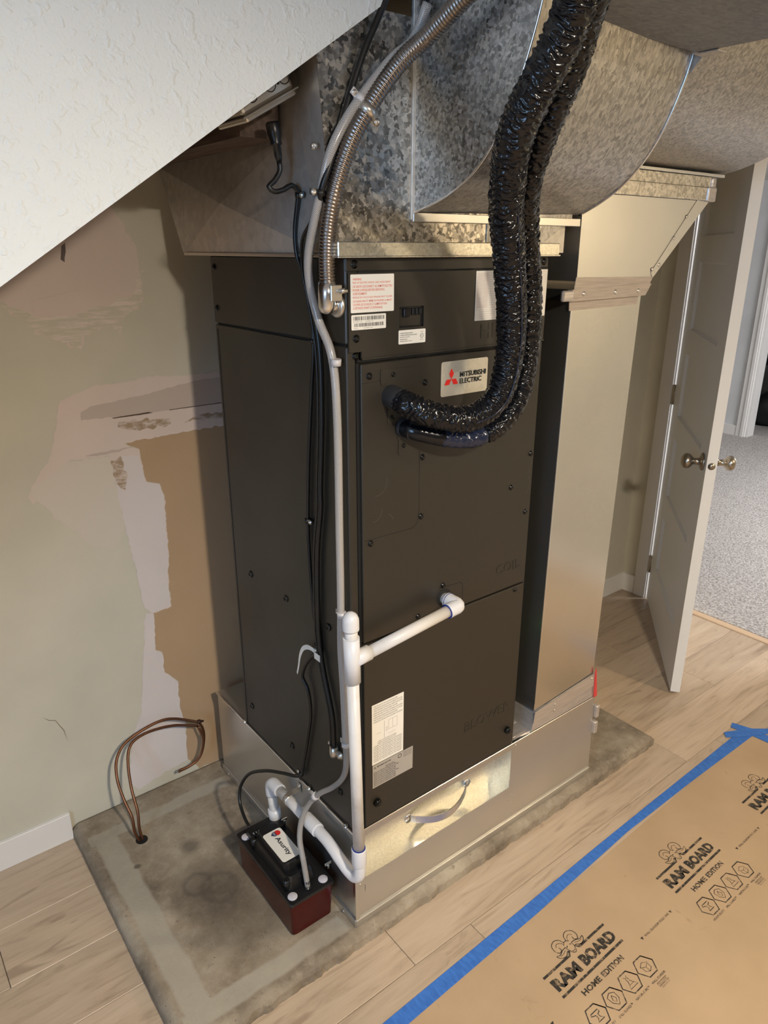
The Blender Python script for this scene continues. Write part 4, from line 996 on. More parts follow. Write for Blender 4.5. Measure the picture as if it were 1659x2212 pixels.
bm = B()
addcyl(bm, sp_(0.908), sp_(0.803), 0.0172, n=28); addcyl(bm, sp_(0.853), sp_(0.853)-aim*0.043, 0.0168, n=28)
link('tee', mesh(bm, 'tee'), M_pvc, dr)
cyl('pipe', tuple(sp_(0.81)), tuple(sp_(0.335)), 0.0134, M_pvcd, dr, n=28)
ring_sock('coupling', sp_(0.352), sp_(0.305), 0.0172)
cyl('glue_ring', tuple(sp_(0.3535)), tuple(sp_(0.3505)), 0.0155, M_blue_glue, dr, n=28)
tube('trap_bend', [tuple(sp_(0.31)), tuple(sp_(0.285)), (-0.0255,-0.049,0.266),(-0.028,-0.036,0.254),(-0.031,-0.016,0.256),(-0.034,0.008,0.267),(-0.0355,0.035,0.278),(-0.036,0.065,0.286),(-0.036,0.094,0.287),(-0.036,0.115,0.286)], 0.0142, M_pvc, dr, 0.004, 28)
ring_sock('coupling', (-0.036,0.108,0.2868), (-0.036,0.165,0.2845), 0.0172)
cyl('pipe', (-0.036,0.13,0.286), (-0.036,0.318,0.279), 0.0134, M_pvcd, dr, n=28)
tube('elbow', [(-0.036,0.296,0.280),(-0.036,0.322,0.279),(-0.036,0.333,0.277),(-0.0365,0.341,0.270),(-0.037,0.343,0.258),(-0.037,0.342,0.238)], 0.0170, M_pvc, dr, 0.003, 28)
cyl('pipe', (-0.037,0.342,0.245), (-0.0385,0.330,0.175), 0.0134, M_pvcd, dr, n=28)
lathe('adapter', (-0.0383,0.3325,0.196), (-0.02,-0.17,-1), [(0,0.0155),(0,0.0178),(0.028,0.0172),(0.034,0.0145),(0.040,0.0145)], M_pvc, dr, 28)
cl = lathe('pipe_strap', (-0.036,0.243,0.2818), (0,1,-0.04), [(0,0.0138),(0,0.0148),(0.016,0.0148),(0.016,0.0138)], M_zinc, dr, 28)
bm = B(); addbox(bm, -0.036, -0.002, 0.243, 0.259, 0.298, 0.3005); addbox(bm, -0.0035, -0.001, 0.243, 0.259, 0.292, 0.318, 0.001); link('strap_tab', mesh(bm, 'st'), M_zinc, cl)
screw((-0.0035,0.251,0.309), (-1,0,0), cl, SCREWZ, 1.0)

# ================================================================== CONDENSATE PUMP
pu = thing('condensate_pump', 'black condensate pump with dark red tank on the slab beside the base box', 'pump', (-0.085,0.205,PZ+0.001))
x0, x1, y0, y1 = -0.147, -0.023, 0.064, 0.352
bm = B(); b0 = PZ+0.001
def loop(bm, x0, x1, y0, y1, z, r, n=4):
    vs_ = []
    for cx, cy, a0 in ((x1-r,y1-r,0),(x0+r,y1-r,1),(x0+r,y0+r,2),(x1-r,y0+r,3)):
        for t in range(n+1): vs_.append(bm.verts.new((cx+r*math.cos((a0+t/n)*math.pi/2), cy+r*math.sin((a0+t/n)*math.pi/2), z)))
    return vs_
def loft(bm, loops, cap=True, smooth=False):
    for A, C_ in zip(loops, loops[1:]):
        n = len(A)
        for i in range(n):
            f = bm.faces.new((A[i], A[(i+1)%n], C_[(i+1)%n], C_[i])); f.smooth = smooth
    if cap: bm.faces.new(loops[0][::-1]); bm.faces.new(loops[-1])
i_ = 0.004
loft(bm, [loop(bm, x0+i_+.006, x1-i_-.006, y0+i_+.006, y1-i_-.006, b0, 0.006), loop(bm, x0+i_, x1-i_, y0+i_, y1-i_, b0+0.006, 0.010), loop(bm, x0+0.001, x1-0.001, y0+0.001, y1-0.001, 0.148, 0.008)])
link('tank', mesh(bm, 'tk'), M_red, pu)
bm = B(); loft(bm, [loop(bm, x0-0.002, x1+0.002, y0-0.002, y1+0.002, 0.146, 0.007), loop(bm, x0-0.002, x1+0.002, y0-0.002, y1+0.002, 0.152, 0.007), loop(bm, x0-0.0005, x1+0.0005, y0-0.0005, y1+0.0005, 0.1545, 0.006)])
lid = link('lid', mesh(bm, 'lid'), M_blackpl, pu)
bm = B()
loft(bm, [loop(bm, -0.134, -0.050, 0.100, 0.300, 0.154, 0.012), loop(bm, -0.130, -0.054, 0.106, 0.296, 0.176, 0.012), loop(bm, -0.127, -0.057, 0.112, 0.292, 0.186, 0.014)])
loft(bm, [loop(bm, -0.122, -0.062, 0.130, 0.286, 0.182, 0.012), loop(bm, -0.120, -0.064, 0.134, 0.282, 0.203, 0.012), loop(bm, -0.117, -0.067, 0.138, 0.279, 0.2055, 0.010)])
loft(bm, [loop(bm, -0.128, -0.028, 0.284, 0.340, 0.154, 0.008), loop(bm, -0.126, -0.030, 0.287, 0.338, 0.170, 0.008)])
for a_ in ((-0.130,0.280),(-0.055,0.150),(-0.130,0.112)): addcyl(bm, (a_[0],a_[1],0.154), (a_[0],a_[1],0.186), 0.008, n=12)
bmesh.ops.recalc_face_normals(bm, faces=bm.faces)
mh = link('motor_housing', mesh(bm, 'mh'), M_blackpl, pu)
for cx, cy in ((-0.131,0.326),(-0.131,0.084),(-0.043,0.082)): lathe('cap_disc', (cx,cy,0.1542), (0,0,1), [(0,0.0122),(0.0022,0.0122),(0.003,0.011),(0.003,0)], mat('pale_lilac_plastic', (0.55,0.53,0.58), 0.4), pu, 24)
bm = B(); loft(bm, [loop(bm, -0.119, -0.066, 0.143, 0.253, 0.2058, 0.007, 6), loop(bm, -0.119, -0.066, 0.143, 0.253, 0.2064, 0.007, 6)])
plb = link('name_label', mesh(bm, 'nl'), M_label, pu); plb['label'] = 'white label with black lettering'
bm = B(); addtext(bm, 'Asurity', (-0.1005,0.226,0.2067), (0,-1,0), (1,0,0), 0.070, 0.0165, 0, 0.02); link('lettering', mesh(bm, 'le'), mat('navy_black_ink', (0.01,0.012,0.025), 0.5), plb)
bm = B()
def flat2(bm, pts, z): bm.faces.new([bm.verts.new((a, b, z)) for a, b in pts])
flat2(bm, [(-0.082+0.009*math.cos(t*math.pi/8), 0.239+0.009*math.sin(t*math.pi/8)) for t in range(16)], 0.2067)
link('emblem', mesh(bm, 'em'), M_logor, plb)
bm = B(); flat2(bm, [(-0.086,0.247),(-0.086,0.231),(-0.093,0.231),(-0.100,0.239),(-0.093,0.247)], 0.2070); link('emblem_shield', mesh(bm, 'es'), mat('navy_ink', (0.02,0.03,0.09), 0.5), plb)
bm = B(); addtext(bm, 'DIV', (-0.0935,0.2445,0.2073), (0,-1,0), (1,0,0), 0.011, 0.005); link('emblem_lettering', mesh(bm, 'el'), M_label, plb)
for cx, cy in ((-0.012,0.105),(-0.024,0.306)):
    bm = B(); addcyl(bm, (cx,cy,0.153), (cx,cy,0.166), 0.0035, n=10); addbox(bm, cx-0.010, cx+0.010, cy-0.0012, cy+0.0012, 0.163, 0.172, 0.001); link('wing_screw', mesh(bm, 'ws'), M_zinc, pu)
for k in range(3):
    box('test_light', -0.117+k*0.008, -0.1145+k*0.008, 0.306, 0.312, 0.170, 0.1712, M_clip, pu)
lathe('hose_barb', (-0.0875,0.0835,0.154), (0,0,1), [(0,0.0085),(0.004,0.0085),(0.004,0.0055),(0.022,0.0055),(0.022,0)], M_blackpl, pu, 16)

# ================================================================== HOSE, CONDUIT, CABLES
ho = thing('discharge_hose', 'translucent braided vinyl hose climbing the cabinet corner from the pump', 'hose', (-0.0875,0.0835,0.16))
HP = [(-0.0875,0.0835,0.160),(-0.087,0.088,0.178),(-0.084,0.104,0.220),(-0.074,0.135,0.262),(-0.058,0.148,0.305),(-0.042,0.138,0.350),(-0.030,0.105,0.400),(-0.022,0.060,0.445),(-0.017,0.025,0.490),(-0.016,0.008,0.535),(-0.016,0.006,0.600)]
HU = [(-0.016,0.006,0.600),(-0.015,0.012,0.730),(-0.014,0.020,0.840),(-0.014,0.017,0.955),(-0.014,0.016,1.110),(-0.014,0.015,1.345),(-0.016,0.025,1.460),(-0.024,0.055,1.526),(-0.036,0.062,1.590),(-0.044,0.050,1.640),(-0.049,0.020,1.695),(-0.049,-0.003,1.740),(-0.040,-0.020,1.797),(-0.012,-0.030,1.850),(0.026,-0.036,1.896),(0.070,-0.045,1.943),(0.105,-0.055,1.972),(0.118,-0.075,2.02)]
tube('clear_hose', HP, 0.0070, M_clear, ho, 0.006, 20)
bm = B(); uvl = bm.loops.layers.uv.new('UVMap'); addtube(bm, spline(HP, 0.006), 0.0050, 16, True, uvl); link('hose_bore', mesh(bm, 'hb'), mat('cloudy_hose_core', (0.40,0.38,0.36), 0.3), ho)
tube('braided_hose', HU, 0.0082, M_braid, ho, 0.006, 24)
def clipring(p, d, r, m, parent, name='hose_clip', L=0.012, side=(0,1,0), sl=0.02, me=SCREWZ, sc=0.8):
    p = Vector(p); d = Vector(d).normalized(); s_ = Vector(side).normalized()
    o = lathe(name, p-d*L/2, d, [(0,r),(0,r+0.0012),(L,r+0.0012),(L,r)], m, parent, 20)
    bm = B(); q = p+s_*(r+sl*0.5); xx = s_; zz_ = d; yy_ = zz_.cross(xx).normalized()
    mt_ = Matrix((( xx.x, yy_.x, zz_.x, q.x), (xx.y, yy_.y, zz_.y, q.y), (xx.z, yy_.z, zz_.z, q.z), (0,0,0,1)))
    addbox(bm, -sl/2, sl/2, -0.0012, 0.0012, -L/2, L/2, 0.0006, 1, mt_)
    t_ = link('clip_tab', mesh(bm, 'tab'), m, o)
    return o, q, yy_
for p_, d_ in (((-0.0148,0.0135,1.452),(0,-0.1,1)), ((-0.0150,0.0135,0.925),(0,0,1)), ((-0.0160,0.0065,0.600),(0,0,1)), ((-0.034,0.118,0.385),(-0.3,0.7,-1)), ((0.012,-0.033,1.879),(0.6,0,0.75))):
    o, q, nn = clipring(p_, d_, 0.0086, M_clip, ho, side=((0,1,0) if d_[0] < 0.5 else (-0.75,0,0.6)), sl=0.012)
    sidevec = (-1,0,0) if d_[0] < 0.5 else (0,-1,0)
    screw(Vector(q)+Vector(sidevec)*0.001, sidevec, o, SCREWZ, 0.6)

fx = thing('flexible_conduit', 'ribbed flexible steel electrical conduit rising from the top left of the cabinet', 'conduit', (-0.03,0.03,1.53))
FP = [(-0.0300,0.012,1.590),(-0.0315,0.010,1.634),(-0.034,-0.002,1.688),(-0.030,-0.022,1.752),(-0.006,-0.034,1.820),(0.032,-0.045,1.881),(0.075,-0.062,1.937),(0.098,-0.10,1.968),(0.104,-0.165,2.0),(0.106,-0.24,2.03)]
rib = 0.0058
def flexr(s, v, d):
    return 0.0128+0.0022*abs(math.sin(math.pi*(s/rib+v)))**0.7
tube('conduit', FP, flexr, M_flex, fx, 0.00115, 22)
bm = B()
addlathe(bm, (-0.0300,0.0125,1.594), (0.0,0.10,-1), [(0,0.0145),(0,0.0165),(0.020,0.0165),(0.042,0.0155),(0.052,0.012),(0.056,0.0)], 24)
addcyl(bm, (-0.024,0.018,1.556), (-0.006,0.022,1.553), 0.0135, n=20)
bmesh.ops.recalc_face_normals(bm, faces=bm.faces)
fit = link('conduit_elbow', mesh(bm, 'ce'), M_steelw, fx)
lathe('locking_ring', (-0.0095,0.022,1.553), (1,0,0), [(0,0.014),(0,0.020),(0.004,0.0225),(0.008,0.0225),(0.008,0.01)], M_zinc, fx, 28)
bm = B(); addbox(bm, -0.036, -0.012, -0.007, -0.003, 1.562, 1.590, 0.001); addcyl(bm, (-0.024,-0.005,1.580), (-0.008,-0.018,1.580), 0.0026, n=10); addcyl(bm, (-0.018,-0.010,1.580), (-0.012,-0.0145,1.580), 0.005, n=6); link('clamp_screw', mesh(bm, 'cs'), M_zinc, fx)
o, q, nn = clipring((0.020,-0.0405,1.862), (0.55,-0.15,0.8), 0.0152, M_zinc, fx, 'conduit_strap', 0.014, (0.8,0,-0.6), 0.018)
screw(Vector(q)+Vector((0,-0.002,0)), (0,-1,0), o, SCREWZ, 0.8)
bm = B(); mt_ = Matrix.Translation((0.004,-0.016,1.872)) @ Matrix.Rotation(-0.6, 4, 'Y'); addbox(bm, -0.014, 0.006, -0.002, 0.0, -0.008, 0.008, 0.001, 1, mt_); link('strap_tab', mesh(bm, 'st'), M_zinc, o)

# power cord of the pump: plug in the junction box, down the side, loop to the pump
co = thing('power_cord', 'black pump power cord from the metal box down the cabinet side', 'cord', (-0.065,0.11,1.80))
CP = [(-0.061,0.110,1.795),(-0.060,0.110,1.780),(-0.072,0.110,1.763),(-0.084,0.110,1.753),(-0.074,0.108,1.745),(-0.056,0.106,1.749),(-0.040,0.106,1.757),(-0.028,0.104,1.748),(-0.026,0.108,1.735),(-0.026,0.122,1.681),(-0.0245,0.120,1.634),(-0.008,0.116,1.582),(-0.006,0.104,1.479),(-0.006,0.118,1.377),(-0.006,0.138,1.228),(-0.006,0.150,1.067),(-0.006,0.142,0.901),(-0.007,0.126,0.789),(-0.010,0.150,0.755),(-0.012,0.176,0.720),(-0.012,0.192,0.680),(-0.010,0.172,0.650),(-0.008,0.168,0.584),(-0.008,0.190,0.490),(-0.009,0.212,0.410),(-0.010,0.224,0.368),(-0.016,0.246,0.352),(-0.030,0.285,0.342),(-0.052,0.340,0.325),(-0.075,0.395,0.290),(-0.092,0.420,0.240),(-0.103,0.410,0.200),(-0.110,0.375,0.178),(-0.112,0.345,0.168),(-0.112,0.335,0.163)]
tube('cord', CP, 0.0046, M_blackrub, co, 0.006, 14)
bm = B(); addlathe(bm, (-0.071,0.110,1.856), (0.17,0,-1), [(0,0.010),(0.004,0.0125),(0.020,0.0125),(0.030,0.0095),(0.033,0.0105),(0.036,0.0105),(0.038,0.0075),(0.054,0.007),(0.062,0.0055)], 12); link('plug', mesh(bm, 'pg'), M_blackpl, co)
def pclip(p, parent, side=(0,-1,0), nrm=(-1,0,0), d=(0,0,1), r=0.0052):
    o, q, nn = clipring(p, d, r, M_blackrub, parent, 'cable_clip', 0.010, side, 0.014); screw(Vector(q)+Vector(nrm)*0.0012, nrm, o, SCREWZ, 0.75); return o
pclip((-0.026,0.106,1.741), co); pclip((-0.007,0.106,1.481), co); pclip((-0.007,0.149,1.095), co); pclip((-0.0075,0.128,0.795), co); pclip((-0.010,0.224,0.370), co, side=(0,1,0))
ca = thing('control_cable', 'black cable in a sleeve on the cabinet side between cord and braided hose', 'cable', (-0.01,0.06,0.54))
CB = [(-0.011,0.063,0.555),(-0.009,0.070,0.640),(-0.008,0.104,0.750),(-0.008,0.118,0.852),(-0.008,0.112,1.025),(-0.008,0.093,1.137),(-0.008,0.091,1.189),(-0.008,0.078,1.337),(-0.009,0.077,1.464),(-0.012,0.094,1.557),(-0.018,0.100,1.607),(-0.028,0.082,1.664),(-0.038,0.030,1.700),(-0.052,-0.010,1.742),(-0.034,-0.022,1.800),(-0.010,-0.022,1.862),(0.008,-0.022,1.905),(0.030,-0.024,1.955),(0.052,-0.026,1.995),(0.075,-0.03,2.04)]
tube('cable', CB, 0.0056, M_blackrub, ca, 0.006, 14)
tube('cable_lead', [Vector(p)+Vector((-0.004,0.008,0.0)) for p in CB[:14]], 0.0028, M_blackrub, ca, 0.008, 8)
pclip((-0.052,-0.008,1.738), ca, side=(-1,0.25,0.1), nrm=(-0.2,-1,0), d=(0,-0.1,1), r=0.006)
lathe('connector', (-0.011,0.063,0.557), (0,0.05,-1), [(0,0.008),(0,0.0105),(0.022,0.0105),(0.030,0.008),(0.032,0)], M_zinc, ca, 18)
lathe('connector_plate', (-0.0015,0.050,0.535), (-1,0,0), [(0,0.011),(0.004,0.011),(0.005,0.007),(0.009,0.006),(0.009,0)], M_zinc, ca, 18)
screw((-0.012,0.080,0.556), (-1,0,0), ca, SCREWZ, 0.7)
# white tie with a hanging tail round the cord
ti = thing('cable_tie', 'white cable tie with a curling tail round the black cord', 'cable tie', (-0.01,0.13,0.77))
lathe('tie_loop', (-0.0075,0.126,0.782), (0,0.1,1), [(0,0.0052),(0,0.0068),(0.005,0.0068),(0.005,0.0052)], M_label, ti, 18)
bm = B(); pts = spline([(-0.013,0.128,0.783),(-0.016,0.150,0.784),(-0.018,0.172,0.771),(-0.019,0.186,0.745),(-0.019,0.194,0.715),(-0.019,0.203,0.688)], 0.006); pv = None
for i, p_ in enumerate(pts):
    w__ = 0.0065*(1-0.75*i/(len(pts)-1))+0.0012; q = [bm.verts.new(p_+Vector((0,-w__*0.5,-w__*0.9))), bm.verts.new(p_+Vector((0,w__*0.5,w__*0.5))), bm.verts.new(p_+Vector((-0.001,w__*0.5,w__*0.5))), bm.verts.new(p_+Vector((-0.001,-w__*0.5,-w__*0.9)))]
    if pv:
        for a_ in range(4): bm.faces.new((pv[a_], pv[(a_+1)%4], q[(a_+1)%4], q[a_]))
    pv = q
bmesh.ops.recalc_face_normals(bm, faces=bm.faces)
link('tie_tail', mesh(bm, 'tt'), M_label, ti)
box('tie_flag', -0.016, -0.0145, 0.105, 0.128, 0.764, 0.781, M_label, ti)

# junction box under the stair
jb = thing('junction_box', 'square galvanised electrical box half hidden behind the textured stair side', 'junction box', (-0.1,0.12,1.86))
ang = 28.5*D2R
mt_ = Matrix.Translation((-0.146,0.06,1.838)) @ Matrix.Rotation(-ang, 4, 'Y')
bm = B(); addbox(bm, 0.001, 0.112, 0.001, 0.105, 0.012, 0.054, 0.006, 2, mt_); jbody = link('box_body', mesh(bm, 'jb'), M_zinc, jb)
bm = B(); addbox(bm, 0.002, 0.111, 0.000, 0.105, 0.002, 0.010, 0.004, 2, mt_); addbox(bm, -0.003, 0.116, -0.005, 0.110, 0.0095, 0.0125, 0.001, 1, mt_); link('cover', mesh(bm, 'cv'), M_zinc, jb)
for k, cx in enumerate((0.030, 0.070, 0.100)):
    c = mt_ @ Vector((cx, 0.0006, 0.034)); nrm = Vector((0,-1,0))
    bm = B(); kp = [c+(mt_.to_3x3() @ Vector((math.cos(t)*0.0108, -0.0002, math.sin(t)*0.0108))) for t in [2*math.pi*i/28 for i in range(28)]]; addtube(bm, kp+[kp[0]], 0.0007, 6, False); link('knockout', mesh(bm, 'ko'), M_screw, jbody)
for cx in (0.052, 0.085):
    c = mt_ @ Vector((cx, 0.0002, 0.030)); lathe('box_hole', c, (0,-1,0), [(0,0.0024),(0.0006,0.0024),(0.0006,0)], M_cabdark, jbody, 12)

# ================================================================== COPPER TUBES
CT1 = [(-0.329,0.612,0.030),(-0.340,0.617,0.075),(-0.338,0.630,0.115),(-0.344,0.668,0.160),(-0.345,0.700,0.205),(-0.333,0.730,0.245),(-0.303,0.750,0.274),(-0.255,0.755,0.293),(-0.19,0.757,0.303),(-0.140,0.755,0.293),(-0.066,0.752,0.249)]
CT2 = [(-0.321,0.612,0.030),(-0.325,0.620,0.075),(-0.318,0.640,0.120),(-0.315,0.680,0.170),(-0.306,0.715,0.225),(-0.290,0.740,0.262),(-0.262,0.752,0.278),(-0.210,0.757,0.281),(-0.142,0.757,0.268),(-0.070,0.754,0.236)]
c1 = thing('copper_tube', 'outer bent copper tube rising from the slab hole and curling at its end', 'copper tube', (-0.329,0.612,0.03), 'old copper tubes')
tube('tube', CT1, 0.0042, M_copper, c1, 0.008, 14)
tube('tube_end', [(-0.068,0.752,0.250),(-0.056,0.756,0.225),(-0.051,0.758,0.19),(-0.060,0.756,0.145),(-0.079,0.752,0.116),(-0.111,0.750,0.104),(-0.150,0.748,0.103)], 0.0042, M_copper, c1, 0.006, 14)
lathe('crimped_end', (-0.072,0.752,0.252), (1,0,-0.25), [(0,0.0055),(0.004,0.007),(0.010,0.007),(0.015,0.004),(0.022,0.003)], mat('dark_copper', (0.06,0.03,0.02), 0.5, 0.6), c1, 12)
c2 = thing('copper_tube', 'inner bent copper tube rising from the same slab hole beneath the outer one', 'copper tube', (-0.321,0.612,0.03), 'old copper tubes')
tube('tube', CT2, 0.0042, M_copper, c2, 0.008, 14)
tube('tube_end', [(-0.070,0.749,0.236),(-0.060,0.744,0.190),(-0.070,0.742,0.145),(-0.088,0.740,0.122),(-0.118,0.740,0.112),(-0.148,0.742,0.111)], 0.0042, M_copper, c2, 0.006, 14)

# ================================================================== DOOR
hx, hy = 2.262, 0.645; dd = Vector((-0.77528,-0.63162,0)); nd = Vector((-0.63162,0.77528,0))
dth = 0.035; dw = 0.846
do = thing('door_1', None, None, (hx,hy,0), kind='structure')
# local frame: s along the leaf, t = thickness (0 is the face seen, -dth the far face), z
mtd = Matrix(((dd.x, nd.x, 0, hx), (dd.y, nd.y, 0, hy), (0,0,1,0), (0,0,0,1)))
panels = [(0.225,0.490),(0.590,0.862),(0.960,1.232),(1.332,1.604),(1.700,1.940)]
ps0, ps1 = 0.140, 0.712
bm = B()
zs = [0.012]+[v for p_ in panels for v in p_]+[2.035]
addbox(bm, 0.0, ps0, -dth, 0, 0.012, 2.035, 0, 1, mtd); addbox(bm, ps1, dw, -dth, 0, 0.012, 2.035, 0, 1, mtd)
for a_, b_ in zip(zs[0::2], zs[1::2]): addbox(bm, ps0, ps1, -dth, 0, a_, b_, 0, 1, mtd)
leaf = link('door_leaf', mesh(bm, 'dl'), M_door, do)
for a_, b_ in panels:
    bm = B(); addbox(bm, ps0, ps1, -dth+0.012, -0.012, a_, b_, 0, 1, mtd)
    # sloped sticking round the panel
    for s0, s1, z0_, z1_ in ((ps0,ps1,a_,a_+0.007),(ps0,ps1,b_-0.007,b_)):
        pts = [(0,z0_),(-0.007,z0_ if z0_ == a_ else z1_),(-0.007,z1_ if z0_ == a_ else z0_)]
        addprism(bm, [mtd @ Vector((s0, t_, z_)) for t_, z_ in ((-0.001,a_ if z0_==a_ else b_),(-0.0125,a_ if z0_==a_ else b_),(-0.0125,(a_+0.007) if z0_==a_ else (b_-0.007)))], tuple(dd*(s1-s0)))
    for s0, s1 in ((ps0,ps0+0.007),(ps1,ps1-0.007)):
        addprism(bm, [mtd @ Vector((s_, t_, a_)) for s_, t_ in ((s0,-0.001),(s0,-0.0125),(s1,-0.0125))], (0,0,b_-a_))
    link('door_panel', mesh(bm, 'dp'), M_door, leaf)
def dpt(s, t, z): return mtd @ Vector((s, t, z))
kz = 0.935; ks = 0.785
lathe('door_knob', dpt(ks, 0, kz), nd, [(0,0.031),(0.004,0.032),(0.008,0.028),(0.012,0.014),(0.022,0.0115),(0.034,0.012),(0.038,0.018),(0.046,0.0255),(0.056,0.0275),(0.066,0.0245),(0.073,0.014),(0.075,0)], M_nickel, leaf, 28)
lathe('door_knob', dpt(ks, -dth, kz), -nd, [(0,0.031),(0.004,0.032),(0.008,0.028),(0.012,0.014),(0.022,0.0115),(0.034,0.012),(0.038,0.018),(0.046,0.0255),(0.056,0.0275),(0.066,0.0245),(0.073,0.014),(0.075,0)], M_nickel, leaf, 28)
lathe('latch_plate', dpt(dw, -dth/2, kz), dd, [(0,0.0125),(0.0015,0.0125),(0.0015,0.009),(0.004,0.008),(0.004,0)], M_nickel, leaf, 20)
for z_ in (0.19, 1.03, 1.86):
    bm = B(); addcyl(bm, (WX-0.006,DY1-0.008,z_-0.045), (WX-0.006,DY1-0.008,z_+0.045), 0.0065, n=14); addbox(bm, WX-0.012, WX+0.001, DY1-0.006, DY1+0.010, z_-0.044, z_+0.044); link('hinge', mesh(bm, 'hg'), M_nickel, do)

# ================================================================== FLOOR PROTECTION
pp = thing('floor_board_sheet', 'kraft coloured floor protection board with black printing taped over the planks', 'floor covering', (0.8,-0.6,0.001))
bm = B(); addprism(bm, [(-0.60,-0.262,0.0),(1.62,-0.205,0.0),(1.62,-1.30,0.0),(-0.60,-1.30,0.0)], (0,0,0.0015)); link('kraft_sheet', mesh(bm, 'ks'), M_paper, pp)
TZ = 0.00175
def bar2(bm, x0, x1, y0, y1): bm.faces.new([bm.verts.new(p) for p in ((x0,y0,TZ),(x1,y0,TZ),(x1,y1,TZ),(x0,y1,TZ))])
def ribbon(bm, pts, wd, z=TZ):
    n = len(pts)
    L_, R_ = [], []
    for i in range(n):
        a = Vector(pts[max(0,i-1)]); b = Vector(pts[min(n-1,i+1)]); d_ = (b-a).normalized(); nn = Vector((-d_.y, d_.x))*wd/2
        p_ = Vector(pts[i]); L_.append(bm.verts.new((p_.x+nn.x, p_.y+nn.y, z))); R_.append(bm.verts.new((p_.x-nn.x, p_.y-nn.y, z)))
    for i in range(n-1): bm.faces.new((R_[i], R_[i+1], L_[i+1], L_[i]))
def curve2(pts, st=0.002): return [(v.x, v.y) for v in spline([Vector((a,b,0)) for a, b in pts], st)]
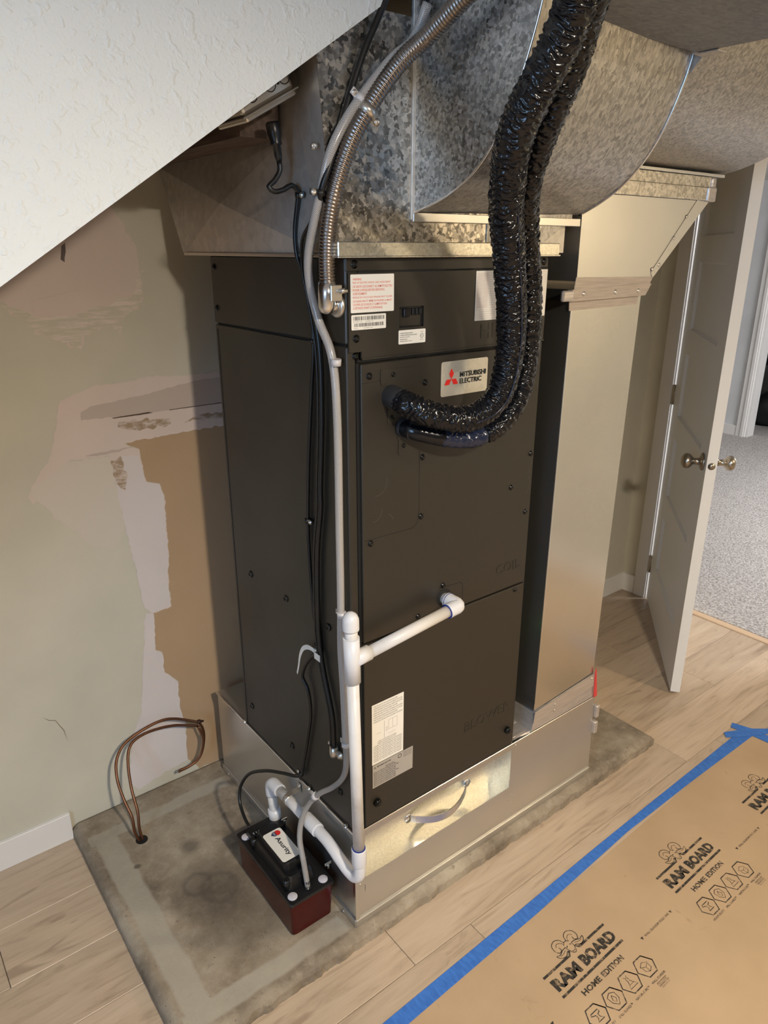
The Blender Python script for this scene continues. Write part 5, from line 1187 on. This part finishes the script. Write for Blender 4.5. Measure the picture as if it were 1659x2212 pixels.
def printing(X0):
    bm = B(); s = X0-0.289
    P = lambda pts: [(a+s, b) for a, b in pts]
    ribbon(bm, P([(0.289,-0.3665),(0.389,-0.3655),(0.397,-0.356)]), 0.0062); ribbon(bm, P([(0.421,-0.355),(0.427,-0.3645),(0.529,-0.3625)]), 0.0062)
    ribbon(bm, P([(0.289,-0.4245),(0.529,-0.4205)]), 0.0062)
    addtext(bm, 'RAM', (0.293+s,-0.4115,TZ), (1,0.006,0), (0,1,0), 0.092, 0.031, 0, 0.06)
    addtext(bm, 'BOARD', (0.399+s,-0.4105,TZ), (1,0.008,0), (0,1,0), 0.127, 0.031, 0, 0.06)
    addtext(bm, 'HOME', (0.334+s,-0.4555,TZ), (1,0.006,0), (0,1,0), 0.066, 0.0145, 0, 0.04)
    addtext(bm, 'EDITION', (0.409+s,-0.455,TZ), (1,0.006,0), (0,1,0), 0.080, 0.0145, 0, 0.04)
    # ram's head line drawing
    hx_, hy_ = 0.409+s, -0.345
    for m_ in (-1, 1):
        H = lambda pts: curve2([(hx_+m_*a, hy_+b) for a, b in pts])
        ribbon(bm, H([(0.004,0.010),(0.010,0.024),(0.024,0.029),(0.038,0.022),(0.041,0.008),(0.034,-0.002),(0.025,0.002),(0.026,0.010)]), 0.0021)
        ribbon(bm, H([(0.008,0.008),(0.014,0.016),(0.024,0.019),(0.031,0.013)]), 0.0014)
        ribbon(bm, H([(0.012,0.000),(0.024,-0.001),(0.038,-0.006),(0.049,-0.004),(0.042,-0.014),(0.028,-0.017),(0.016,-0.010)]), 0.0021)
        ribbon(bm, H([(0.018,-0.005),(0.030,-0.009),(0.040,-0.009)]), 0.0012)
        ribbon(bm, H([(0.012,0.001),(0.011,-0.008),(0.008,-0.016),(0.006,-0.021),(0.0,-0.024)]), 0.0019)
        ribbon(bm, H([(0.004,0.0),(0.009,-0.003)]), 0.0024); ribbon(bm, H([(0.001,-0.019),(0.005,-0.017)]), 0.0021)
    ribbon(bm, curve2([(hx_-0.011,hy_+0.006),(hx_,hy_+0.012),(hx_+0.011,hy_+0.006)]), 0.0018)
    addtext(bm, 'WALL GUARD\u00ae FOLD LINE', (0.583+s,-0.452,TZ), (1,0.006,0), (0,1,0), 0.108, 0.0062, 0, 0.02)
    for cx, m_ in ((0.5725,-1),(0.7005,1)): bm.faces.new([bm.verts.new(p) for p in ((cx+s-0.005,-0.4455,TZ),(cx+s+0.005,-0.4455,TZ),(cx+s,-0.4535,TZ))][::-1])
    hexs = [(0.319,-0.5005),(0.3825,-0.5),(0.447,-0.4985),(0.511,-0.4975)]
    for k, (cx, cy) in enumerate(hexs):
        cx += s; r_ = 0.0295
        hp = [(cx+r_*math.cos(a_*math.pi/3), cy+r_*0.93*math.sin(a_*math.pi/3)) for a_ in range(7)]
        ribbon(bm, hp+[hp[1]], 0.0032)
        Q = lambda pts: [(cx+a*1.15, cy+b*1.15) for a, b in pts]
        if k == 0: ribbon(bm, Q([(-0.010,0.009),(0.010,0.009),(0.010,0.004),(0.003,0.002),(0.003,-0.004),(0.009,-0.010),(-0.009,-0.010),(-0.003,-0.004),(-0.003,0.002),(-0.013,0.006),(-0.010,0.009)]), 0.0022)
        if k == 1:
            ribbon(bm, Q([(0,0.014),(0.011,0.009),(0.010,-0.004),(0,-0.014),(-0.010,-0.004),(-0.011,0.009),(0,0.014)]), 0.0018); ribbon(bm, Q([(0,0.008),(0.005,-0.001),(0,-0.007),(-0.005,-0.001),(0,0.008)]), 0.0016)
        if k == 2:
            ribbon(bm, Q([(-0.003,0.010),(-0.003,0.002),(-0.012,-0.011),(0.012,-0.011),(0.003,0.002),(0.003,0.010)]), 0.0018); ribbon(bm, Q([(-0.005,0.014),(0.0,0.010),(0.005,0.014)]), 0.0012); ribbon(bm, Q([(-0.007,-0.004),(0.007,-0.004)]), 0.0012)
        if k == 3:
            ribbon(bm, Q([(-0.012,0.004),(0,0.010),(0.012,0.004),(0,-0.002),(-0.012,0.004)]), 0.0014); ribbon(bm, Q([(-0.009,0.001),(-0.009,-0.008),(0,-0.013),(0.010,-0.008),(0.010,0.002)]), 0.0014); ribbon(bm, Q([(0,-0.002),(0,-0.013)]), 0.0012)
    for t_, xa_, w__ in (('HEAVY-DUTY', 0.290, 0.052), ('SPILL GUARD\u2122', 0.354, 0.053), ('NAPOR-CURE\u2122', 0.4205, 0.054), ('WALL GUARD\u00ae', 0.4845, 0.054)): addtext(bm, t_, (xa_+s,-0.5365,TZ), (1,0.006,0), (0,1,0), w__, 0.0058, 0, 0.02)
    ribbon(bm, P([(0.494,-0.541),(0.530,-0.541),(0.530,-0.549),(0.494,-0.549),(0.494,-0.541)]), 0.0012)
    addtext(bm, 'EXCLUSIVE', (0.497+s,-0.5475,TZ), (1,0.006,0), (0,1,0), 0.030, 0.005); addtext(bm, 'FOLD SYSTEM', (0.497+s,-0.5555,TZ), (1,0.006,0), (0,1,0), 0.030, 0.0035)
    return link('printed_motif', mesh(bm, 'pr'), M_print, pp)
for X0 in (-0.188, 0.289, 0.7655, 1.2425): printing(X0)
def tapepiece(label, pts, z0):
    bm = B(); addprism(bm, [(a, b, z0) for a, b in pts], (0,0,0.0004)); bmesh.ops.recalc_face_normals(bm, faces=bm.faces)
    o = link('painter_tape', mesh(bm, 'pt'), M_btape); tag(o, label, 'tape', 'blue tape round the floor board'); return o
tp_o = [(-0.60,-0.232),(-0.048,-0.212),(0.381,-0.201),(0.71,-0.192),(0.992,-0.187),(1.30,-0.183),(1.605,-0.178)]
tp_i = [(1.61,-0.221),(1.187,-0.214),(0.848,-0.214),(0.69,-0.222),(0.413,-0.236),(-0.026,-0.249),(-0.60,-0.272)]
tapepiece('long strip of blue tape along the left edge of the kraft board', tp_o+tp_i, 0.0019)
tapepiece('short blue tape piece pointing up-left across the far corner of the kraft board', [(1.617,-0.137),(1.588,-0.146),(1.600,-0.23),(1.640,-0.62),(1.675,-0.62),(1.640,-0.20)], 0.0025)
tapepiece('short blue tape piece lying flattest across the far corner of the kraft board', [(1.537,-0.147),(1.516,-0.167),(1.570,-0.205),(1.655,-0.250),(1.69,-0.24),(1.627,-0.190)], 0.0031)
